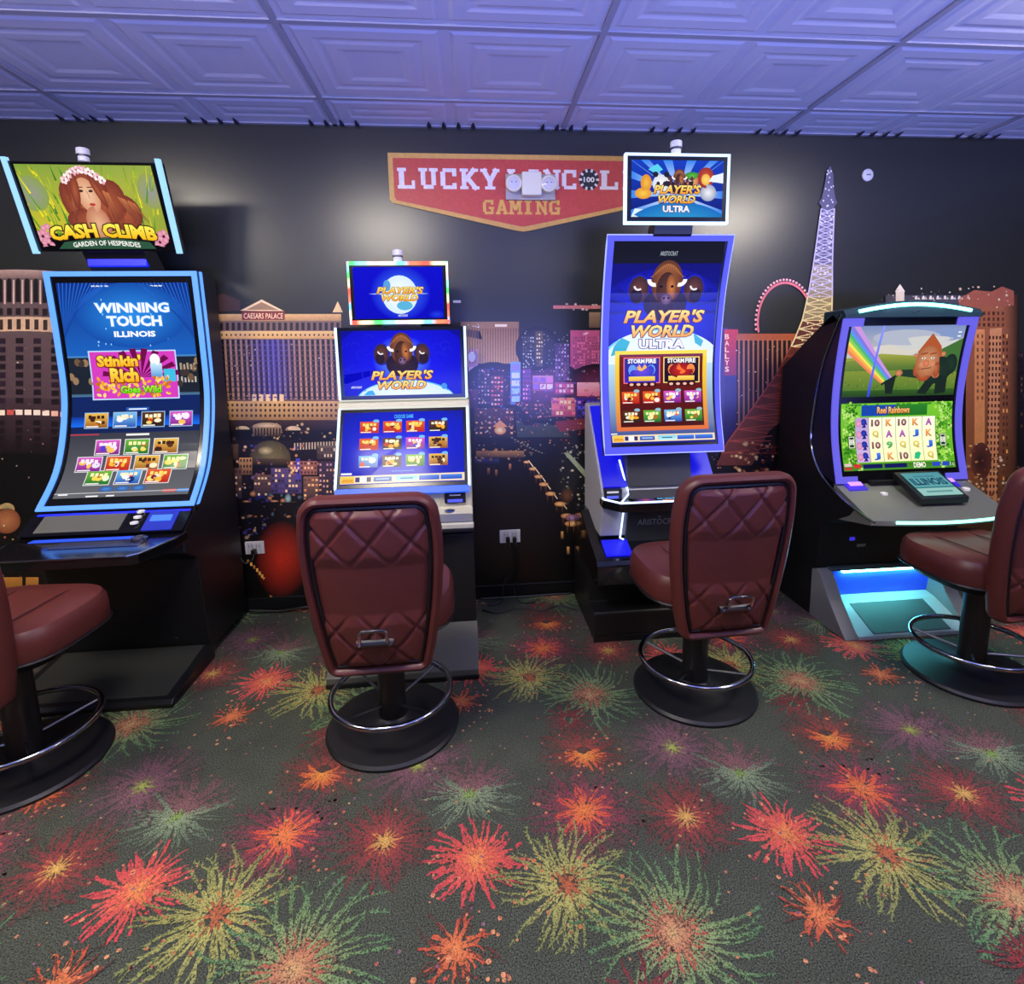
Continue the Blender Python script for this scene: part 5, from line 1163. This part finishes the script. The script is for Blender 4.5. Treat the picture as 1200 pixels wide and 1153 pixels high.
    for j, row in enumerate(grid):
        for i, c in enumerate(row):
            cx, cy = 12.8+(i+.5)*cw-.2, 40.8-(j+.5)*ch
            if c == '*':
                a.ell(cx-3, cy, 2.6, 3, (240, 170, 200), (200, 130, 180)); a.ell(cx+1.5, cy+1, 2.6, 2.6, (40, 70, 200), (30, 40, 140)); a.poly([(cx-.5, cy-3.4), (cx+3.6, cy-3.4), (cx+2.6, cy)], (30, 40, 130)); a.line(cx+2.6, cy+1, cx+4.6, cy-1, 1.1, (30, 40, 130))
            elif c == '#': a.poly([(cx-3, cy-2.4), (cx+1, cy-3), (cx+3.4, cy+1.6), (cx+1.4, cy+3), (cx-2, cy+2)], (40, 190, 130)); 
            else:
                w = 3.9 if len(c) > 1 else 2.9; a.otext(c, cx-w, cy-2.7, cx+w, cy+2.9, tc[c], tuple(min(255, v+50) for v in tc[c]), (250, 244, 220), .03, .05); a.l -= 1
    a.up(2)
    for x in (6, 88): a.rect(x, 17, x+6, 27, (30, 60, 30)); 
    a.up()
    for x in (6, 88):
        a.frame(x+.5, 17.5, x+5.5, 26.5, .6, (230, 240, 210)); a.text('88', x+1, 20, x+5, 24.5, (250, 250, 240), bold=.02)
    a.rect(.5, 3.4, 7, 5.6, (220, 200, 190)); a.rect(.5, .6, 7, 2.8, (190, 60, 50)); a.rect(9, 2, 15, 5, (214, 50, 50)); a.rect(17, 1.4, 34, 4.6, (16, 20, 90)); a.rect(36, 1.4, 56, 4.6, (16, 20, 90)); a.text('DEMO', 62, .8, 73, 5, (250, 246, 230), bold=.03); a.rect(79, 1.6, 86, 4.6, (40, 70, 200)); a.rect(88, 1.6, 94, 4.6, (40, 70, 200)); a.text('1c', 95, 1.4, 99, 4.6, (230, 235, 200), bold=0)
    a.build('lower_screen', M_SCREEN, r, f, cuts)
    # violet side columns with corner returns
    f2, cuts2 = curve_map(fp, 100, 100, hw-.004, 0, 1, .006); a = Art()
    for rects in (((0, 0, 4.6, 100), (4.6, 0, 16, 4.2), (4.6, 94.5, 15, 100)), ((95.4, 0, 100, 100), (84, 0, 95.4, 4.2), (85, 94.5, 95.4, 100))):
        a = Art()
        for (p, q, s, t) in rects: a.rect(p, q, s, t, (255, 255, 255))
        o = a.build('light_column', mat_led('led_lilac', (106, 98, 240), .9), r, f2, cuts2); sm = o.modifiers.new('solid', 'SOLIDIFY'); sm.thickness = .01; sm.offset = 0
    # canopy with curved teal light
    n = 16; top = []; 
    arc = lambda t: 1.66+.045*math.sin(PI*t)
    vs = []; fs = []
    for k in range(n+1):
        t = k/n; x = -hw+2*hw*t; z = arc(t); vs += [(x, -.57, 1.635), (x, -.57, z-.012), (x, -.55, z+.012), (x, -.40, z+.012), (x, -.40, 1.60)]
    for k in range(n): fs += [(5*k+j, 5*k+(j+1) % 5, 5*k+5+(j+1) % 5, 5*k+5+j) for j in range(5)]
    fs += [(0, 1, 2, 3, 4), tuple(5*n+j for j in range(5))]
    cn = MB().add(vs, fs).build('canopy', mat('teal_grey', (40, 60, 64), .25), r, smooth=True)
    pts = [(-hw+.07+(2*hw-.14)*k/n, -.567-.004, arc(.09+.82*k/n)-.008) for k in range(n+1)]
    MB().tube(pts, .009, 8).build('canopy_light', L_CYAN, cn)
    MB().tube([(-.015, -.573, 1.655), (.02, -.573, 1.668)], .0015, 5).build('canopy_logo', M_CHROME, cn)
    # deck
    vs = []; fs = []; n = 16
    fr = lambda t: -.845-.05*math.sin(PI*t)
    for k in range(n+1):
        t = k/n; x = -hw+.004+2*(hw-.004)*t; y = fr(t)
        vs += [(x, -.565, .785), (x, y, .672), (x, y, .648), (x, -.56, .60)]
    for k in range(n): fs += [(4*k+j, 4*k+(j+1) % 4, 4*k+4+(j+1) % 4, 4*k+4+j) for j in range(4)]
    fs += [(0, 1, 2, 3), tuple(4*n+j for j in range(4))]
    dk = MB().add(vs, fs).build('play_deck', mat('deck_steel', (128, 130, 122), .28, .4), r, smooth=True)
    MB().tube([(-.26+.60*k/n, fr(.15+.8*k/n)-.004, .665) for k in range(n+1)], .008, 8).build('deck_light', mat_led('led_cyan_soft', (150, 255, 240), 2.6), dk)
    MB().box(-.19, .16, -.60, -.572, .755, .80, bev=.004).build('printer_panel', M_BLACK, r)
    for x in (-.275, .24):
        b = MB().prism_x([(-.566, .795), (-.63, .765), (-.632, .752), (-.566, .78)], x-.05, x+.05).build('ticket_slot', mat_led('slot_violet', (60, 30, 255), .7), r); MB().prism_x([(-.586, .793), (-.61, .781), (-.612, .785), (-.588, .797)], x-.034, x+.034).build('slot_light', L_PURPLE, b)
    for x, y in ((-.17, -.67), (.29, -.66)): MB().lathe([(.018, 0), (.018, .012), (.012, .016)], (x, y, .672+(y+.845)*-.404*-1 if False else .785-(y+.565)*-.404), 18).build('play_button', M_WHITE, r, smooth=True)
    tb = MB().prism_x([(-.60, .815), (-.605, .845), (-.80, .752), (-.795, .722)], -.075, .175).build('tablet', M_BLACK, r, bevel=.005)
    a = Art(); a.rect(0, 0, 100, 70, (120, 200, 200), (90, 170, 180)); a.rect(0, 0, 100, 22, (170, 225, 215)); a.rect(0, 22, 100, 26, (60, 140, 150)); a.up(); a.text('ILLINOIS', 6, 31, 94, 53, (30, 80, 110), bold=.04)
    for k in range(11): a.rect(18+k*6, 9, 22.5+k*6, 14, (80, 150, 160))
    for k in range(9): a.rect(25+k*6, 56, 29+k*6, 60, (60, 130, 150))
    a.build('tablet_screen', mat_screen('tablet_lit', .75), tb, (lambda g: (lambda u, v, l: (g(u, v, l)[0]+.05, g(u, v, l)[1], g(u, v, l)[2])))(flat_map(100, 70, .105, (-.785, .7625), (-.625, .8385), .003)))
    # recessed lower front
    MB().box(-.33, .33, -.478, -.468, .295, .55).build('lower_door', M_BLACK, r)
    MB().box(-.20, -.17, -.49, -.476, .44, .46).build('lock', mat_led('lock_blue', (70, 60, 255), .6), r); MB().box(-.15, -.10, -.484, -.476, .40, .43).build('door_plate', M_GREY, r)
    # foot: two rounded fenders, lit ramp between
    fen = [(-.44, 0), (-.44, .27), (-.475, .285), (-.515, .27), (-.545, .235), (-.60, .155), (-.70, .05), (-.745, .008), (-.745, 0)]
    for sx in (-1, 1): MB().prism_x(fen, min(sx*.30, sx*.375), max(sx*.30, sx*.375)).build('fender', M_GREY, r, bevel=.012)
    MB().prism_x([(-.46, 0), (-.46, .12), (-.53, .105), (-.745, .02), (-.745, 0)], -.302, .302).build('ramp', mat('pale_ramp', (176, 190, 194), .35), r)
    MB().prism_x([(-.545, .1005), (-.545, .1045), (-.735, .029), (-.735, .025)], -.215, .215).build('foot_mat', mat('rubber_teal', (70, 84, 86), .55, bump=(200, .2, .001)), r)
    MB().prism_x([(-.47, .12), (-.485, .26), (-.465, .26), (-.46, .12)], -.30, .30).build('kick_panel', mat('kick_blue_glow', (60, 90, 190), .35, emit=(16, 60, 255), estr=.55), r)  # emission stands in for the strip's blue light; the panel is no lamp
    MB().box(-.235, .235, -.505, -.485, .262, .274, bev=.003).build('foot_light', mat_led('led_foot', (120, 255, 250), 45.0), r)
    MB().box(-.31, .31, -.51, -.44, .274, .292, bev=.006).build('foot_hood', mat('hood', (60, 74, 84), .3), r)
    return r
machine_teal()

# ================================================================== stools
LEATHER = mat('oxblood_leather', (88, 40, 37), .40, vary=.1, vscale=14, bump=(320, .18, .001), spec=.45)
M_BASE = mat('stool_base', (24, 24, 26), .45)
M_PIPE = mat('black_piping', (14, 12, 13), .45)
def stool():
    r = empty('bar_stool', (0, 0, 0))
    MB().lathe([(.262, 0), (.264, .012), (.255, .022), (.14, .034), (.075, .046), (.06, .06)], (0, 0, 0), 48).build('base', M_BASE, r, smooth=True)
    MB().lathe([(.058, .04), (.054, .12), (.052, .40), (.06, .46)], (0, 0, 0), 28).build('column', M_BLACK, r, smooth=True)
    n = 48
    MB().tube([(.235*math.cos(2*PI*k/n), .235*math.sin(2*PI*k/n), .155) for k in range(n)], .0115, 10, True).build('foot_ring', M_CHROME, r, smooth=True)
    for k in range(4):
        a = PI/4+k*PI/2; MB().tube([(.05*math.cos(a), .05*math.sin(a), .11), (.23*math.cos(a), .23*math.sin(a), .15)], .006, 6).build('spoke', M_STEEL, r, smooth=True)
    # seat
    def loop(hw, hd, e=3.4, m=44, front=1.0):
        q = []
        for k in range(m):
            t = 2*PI*k/m; c, s = math.cos(t), math.sin(t)
            q.append((hw*math.copysign(abs(c)**(2/e), c), hd*math.copysign(abs(s)**(2/e), s)))
        return q
    lev = [(.86, .485), (.97, .488), (1.0, .505), (1.0, .555), (.985, .585), (.94, .604), (.84, .612), (.5, .606), (.2, .603)]
    vs = []; fs = []; m = 44
    for s, z in lev: vs += [(x*s, y*s+.02, z) for x, y in loop(.262, .235)]
    for i in range(len(lev)-1): fs += [(i*m+k, i*m+(k+1) % m, (i+1)*m+(k+1) % m, (i+1)*m+k) for k in range(m)]
    fs += [tuple(reversed(range(m))), tuple((len(lev)-1)*m+k for k in range(m))]
    MB().add(vs, fs).build('seat', LEATHER, r, smooth=True)
    MB().tube([(x*1.0, y*1.0+.02, .497) for x, y in loop(.262, .235)], .006, 6, True).build('seat_piping', M_PIPE, r)
    MB().tube([(-.10, .255-.02, .604), (-.10, .1, .611), (-.10, -.1, .6105), (-.10, -.16, .609)], .003, 5).build('seat_seam', mat('seam', (70, 28, 30), .6), r); MB().tube([(.10, .235, .604), (.10, .1, .611), (.10, -.1, .6105), (.10, -.16, .609)], .003, 5).build('seat_seam', mat('seam', (70, 28, 30), .6), r)
    pan = MB(); vs = []
    for s, z in ((.5, .44), (.8, .452), (.93, .485)): vs += [(x*s, y*s+.02, z) for x, y in loop(.262, .235)]
    fs = [(i*m+k, i*m+(k+1) % m, (i+1)*m+(k+1) % m, (i+1)*m+k) for i in range(2) for k in range(m)]+[tuple(reversed(range(m))), tuple(2*m+k for k in range(m))]
    pan.add(vs, fs).build('seat_pan', M_BLACK, r, smooth=True)
    # backrest: rounded trapezoid outline (x, z), tilted back
    Z0, Z1 = .375, 1.045
    def half(z):
        t = (z-Z0)/(Z1-Z0); return .182+.056*math.sin(min(1, t/.72)*PI/2) - (max(0, t-.72)/.28)**2*.03
    out = []
    def corner(cx, cz, rad, a0, a1, k=7):
        for i in range(k): a = a0+(a1-a0)*i/(k-1); out.append((cx+rad*math.cos(a), cz+rad*math.sin(a)))
    rb, rt_ = .045, .085
    corner(half(Z0)-rb+.004, Z0+rb, rb, -PI/2, -.1)
    for i in range(1, 10): z = Z0+rb+(Z1-Z0-rb-rt_)*i/10; out.append((half(z), z))
    corner(half(Z1-rt_)-rt_, Z1-rt_, rt_, .05, PI/2)
    right = out[:]; L = right+[(-x, z) for x, z in reversed(right)]
    M_ = len(L)
    def inset(d):
        q = []
        for i in range(M_):
            a, b = Vector(L[(i-1) % M_]), Vector(L[(i+1) % M_]); t = (b-a).normalized(); nn = Vector((t.y, -t.x)); p = Vector(L[i])-nn*d; q.append(p)
        return q
    def bend(x, y, z):
        t = (z-Z0)/(Z1-Z0); return (x, -.232-.085*t-.03*math.sin(PI*t)*0+y+.05*(x/.24)**2*.8, z)
    rings = [(.036, .0), (.034, -.022), (.028, -.034), (.018, -.040), (.006, -.033), (0, -.018), (0, .012), (.012, .032), (.03, .04), (.06, .044)]
    vs = []; fs = []
    for d, y in rings: vs += [bend(p.x, y, p.y) for p in inset(d)]
    for i in range(len(rings)-1): fs += [(i*M_+k, i*M_+(k+1) % M_, (i+1)*M_+(k+1) % M_, (i+1)*M_+k) for k in range(M_)]
    fs += [tuple((len(rings)-1)*M_+k for k in range(M_)), tuple(reversed(range(M_)))]
    MB().add(vs, fs).build('backrest', LEATHER, r, smooth=True)
    MB().tube([bend(p.x, -.02, p.y) for p in inset(.042)], .008, 6, True).build('back_piping', M_PIPE, r, smooth=True)
    # quilted rear panel
    zi0, zi1 = Z0+.052, Z1-.052
    ins = inset(.046)
    def halfi(z):
        h = .0
        for i in range(M_):
            a, b = ins[i], ins[(i+1) % M_]
            if (a.y-z)*(b.y-z) <= 0 and a.y != b.y:
                x = a.x+(b.x-a.x)*(z-a.y)/(b.y-a.y); h = max(h, x)
        return h
    NX, NZ = 72, 110; zl, zh = min(p.y for p in ins)+.0015, max(p.y for p in ins)-.0015
    vs = []; fs = []
    for j in range(NZ+1):
        z = zl+(zh-zl)*j/NZ; h = max(halfi(z), .05)
        for i in range(NX+1):
            x = -h+2*h*i/NX
            u, v = x/.135, (z-.40)/.16
            p, q = (u+v), (u-v)
            dp, dq = abs(p-round(p)), abs(q-round(q)); dd = min(dp, dq)
            t = (z-zl)/(zh-zl); amp = .05+.95*max(0, min(1, (abs(t-.5)-.15)/.07))
            qv = min(1, dd/.10)**.7; e = min((h-abs(x))/.02, (z-zl)/.02, (zh-z)/.02, 1)
            y = -.015-.0105*amp*qv-.006*max(0, e)-.008*(1-(x/h)**2)*max(0, e)
            vs.append(bend(x, y, z))
    for j in range(NZ):
        for i in range(NX): a = j*(NX+1)+i; fs.append((a, a+1, a+NX+2, a+NX+1))
    bp = MB().add(vs, fs).build('back_panel', LEATHER, r, 'quilted diamond panel', smooth=False); bp.data.polygons.foreach_set('use_smooth', [True]*len(bp.data.polygons))
    # pull handle on the rear
    def B(x, y, z): return bend(x, y, z)
    hp = MB().tube([B(-.062, -.052, .525), B(.062, -.052, .525)], .012, 8).build('handle_plate', M_STEEL, r, smooth=True)
    for s in (-1, 1): MB().lathe([(.006, 0), (.006, .004), (.003, .006)], (s*.05, B(s*.05, -.062, .525)[1], .525), 10, 'Y').build('screw', M_CHROME, hp)
    MB().tube([B(-.045, -.055, .53), B(-.045, -.085, .55), B(-.045, -.088, .585), B(-.036, -.088, .592), B(.036, -.088, .592), B(.045, -.088, .585), B(.045, -.085, .55), B(.045, -.055, .53)], .0055, 8).build('handle', M_CHROME, r, smooth=True)
    # bracket that carries the backrest
    MB().box(-.05, .05, -.245, -.10, .445, .47).build('back_bracket', M_BLACK, r)
    return r
st0 = stool()
spots = [((-1.688, -1.182, 0), math.radians(-3), 'oxblood leather stool cut off by the left edge of the picture'),
         ((-.352, -1.118, 0), math.radians(1), 'oxblood leather stool in front of the pale triple-screen slot machine'),
         ((.95, -1.03, 0), math.radians(3), 'oxblood leather stool in front of the violet-framed portrait slot machine'),
         ((2.25, -1.06, 0), math.radians(3), 'oxblood leather stool cut off by the right edge, before the teal-lit machine')]
for i, (loc, rz, lab) in enumerate(spots):
    o = st0 if i == 0 else copy_tree(st0)
    o.location = loc; o.rotation_euler = (0, 0, rz); tag(o, lab, 'stool', 'leather gaming stools')

# ================================================================== small things on the wall and floor
M_IVORY = mat('ivory_plastic', (250, 244, 208), .4)
e = empty('emergency_light', (.3645, 0, 2.324), 0, 'ivory twin-head emergency light mounted over the red wall sign', 'emergency light')
MB().box(-.1375, .1375, -.03, -.008, 0, .012).box(-.1375, .1375, -.022, -.008, .01, .136, bev=.004).build('back_plate', mat('clear_plate', (190, 184, 172), .35), e)
MB().box(-.052, .056, -.075, -.018, .012, .135, bev=.008).build('battery_box', M_IVORY, e)
for s in (-1, 1):
    h = MB().lathe([(.030, -.02), (.040, .0), (.044, .03), (.044, .045), (.038, .05)], (s*.096, -.022, .075), 26, 'Y').build('lamp_head', M_IVORY, e, smooth=True)
    MB().lathe([(.036, .048), (.030, .053), (.012, .056)], (s*.096, -.022, .075), 24, 'Y').build('lens', mat('lens', (230, 226, 215), .1, coat=.5), h, smooth=True)
    for k in (-.012, .012): MB().lathe([(.004, .054), (.003, .058)], (s*.096+k, -.022, .078), 8, 'Y').build('bulb', M_CHROME, h)
d = MB().lathe([(.034, 0), (.034, .008), (.028, .013), (.012, .0145)], (0, 0, 0), 28, 'Y').build('wall_disc', M_WHITE, None, smooth=True)
d.location = (2.347, -.006, 2.48); tag(d, 'small round white disc high on the wall right of the lattice tower', 'cover plate')
MB().box(-.013, .013, -.0155, -.0140, -.004, .004).build('grey_mark', M_GREY, d)

def outlet(x, z, w, h, label, plugs):
    o = empty('wall_outlet', (x, 0, z), 0, label, 'outlet', 'power outlets on the back wall')
    MB().box(-w/2, w/2, -.018, -.006, -h/2, h/2, bev=.003).build('cover_plate', M_WHITE, o)
    for s in (-1, 1):
        rc = MB().box(s*w*.2-.02, s*w*.2+.02, -.021, -.017, -h*.42, h*.42, bev=.002).build('receptacle', mat('socket_white', (205, 203, 198), .4), o)
        for q in (-.008, .008): MB().box(s*w*.2+q-.0012, s*w*.2+q+.0012, -.0215, -.0208, h*.05, h*.25).build('slot', M_BLACK, rc)
    return o
outlet(-1.275, .395, .105, .075, 'white wall outlet with one black plug, beside the left machine', 1)
outlet(.212, .392, .125, .08, 'white wall outlet with two black plugs above the floor, centre of the wall', 2)
M_CORD = mat('black_cord', (26, 26, 27), .4)
def cord(pts, r_, label, group=None, plug=None):
    P = []
    V = [Vector(p) for p in pts]
    for i in range(len(V)-1):
        p0, p1, p2, p3 = V[max(i-1, 0)], V[i], V[i+1], V[min(i+2, len(V)-1)]
        for k in range(6):
            t = k/6; P.append(.5*((2*p1)+(p2-p0)*t+(2*p0-5*p1+4*p2-p3)*t*t+(3*p1-p0-3*p2+p3)*t**3))
    P.append(V[-1])
    o = MB().tube(P, r_, 6).build('power_cord', M_CORD, None, smooth=True); tag(o, label, 'cord', group)
    if plug: MB().box(plug[0]-.012, plug[0]+.012, -.055, -.0215, plug[2]-.016, plug[2]+.016, bev=.004).build('plug', M_BLACK, o)
    return o
G_ = 'power cords by the back wall'
cord([(.20, -.05, .375), (.21, -.07, .33), (.245, -.06, .26), (.225, -.05, .18), (.17, -.055, .12), (.14, -.10, .012), (.06, -.12, .008)], .0045, 'black power cord hanging from the left socket of the central outlet', G_, (.197, 0, .378))
cord([(.24, -.05, .375), (.25, -.07, .33), (.255, -.06, .25), (.24, -.05, .14), (.23, -.055, .07), (.26, -.11, .008), (.35, -.115, .007)], .0045, 'black power cord hanging from the right socket of the central outlet', G_, (.237, 0, .378))
cord([(-1.27, -.05, .375), (-1.265, -.08, .35), (-1.30, -.09, .33), (-1.33, -.08, .36)], .0045, 'short black power cord looping from the outlet beside the left machine', G_, (-1.272, 0, .378))
cord([(.03, -.17, .0065), (.12, -.22, .0065), (.25, -.17, .0065), (.38, -.22, .0065), (.48, -.18, .0065), (.58, -.24, .0065)], .006, 'black cable snaking over the carpet between the two middle machines', G_)
cord([(.03, -.030, .010), (.2, -.030, .009), (.33, -.032, .010), (.45, -.030, .012), (.58, -.032, .010)], .007, 'black cable lying along the baseboard between the two middle machines', G_)
cord([(-1.32, -.05, .03), (-1.15, -.045, .012), (-1.0, -.05, .03), (-.86, -.045, .012), (-.70, -.05, .02)], .006, 'black cable lying along the baseboard beside the left machine', G_)
t = MB().box(-.03, .03, -.02, .02, 0, .02, bev=.004).build('cable_adapter', mat('pale_plastic', (190, 188, 184), .4), None); t.location = (1.72, -.14, .001); t.rotation_euler = (0, 0, .5); tag(t, 'small pale cable adapter on the carpet beside the teal-lit machine', 'adapter')
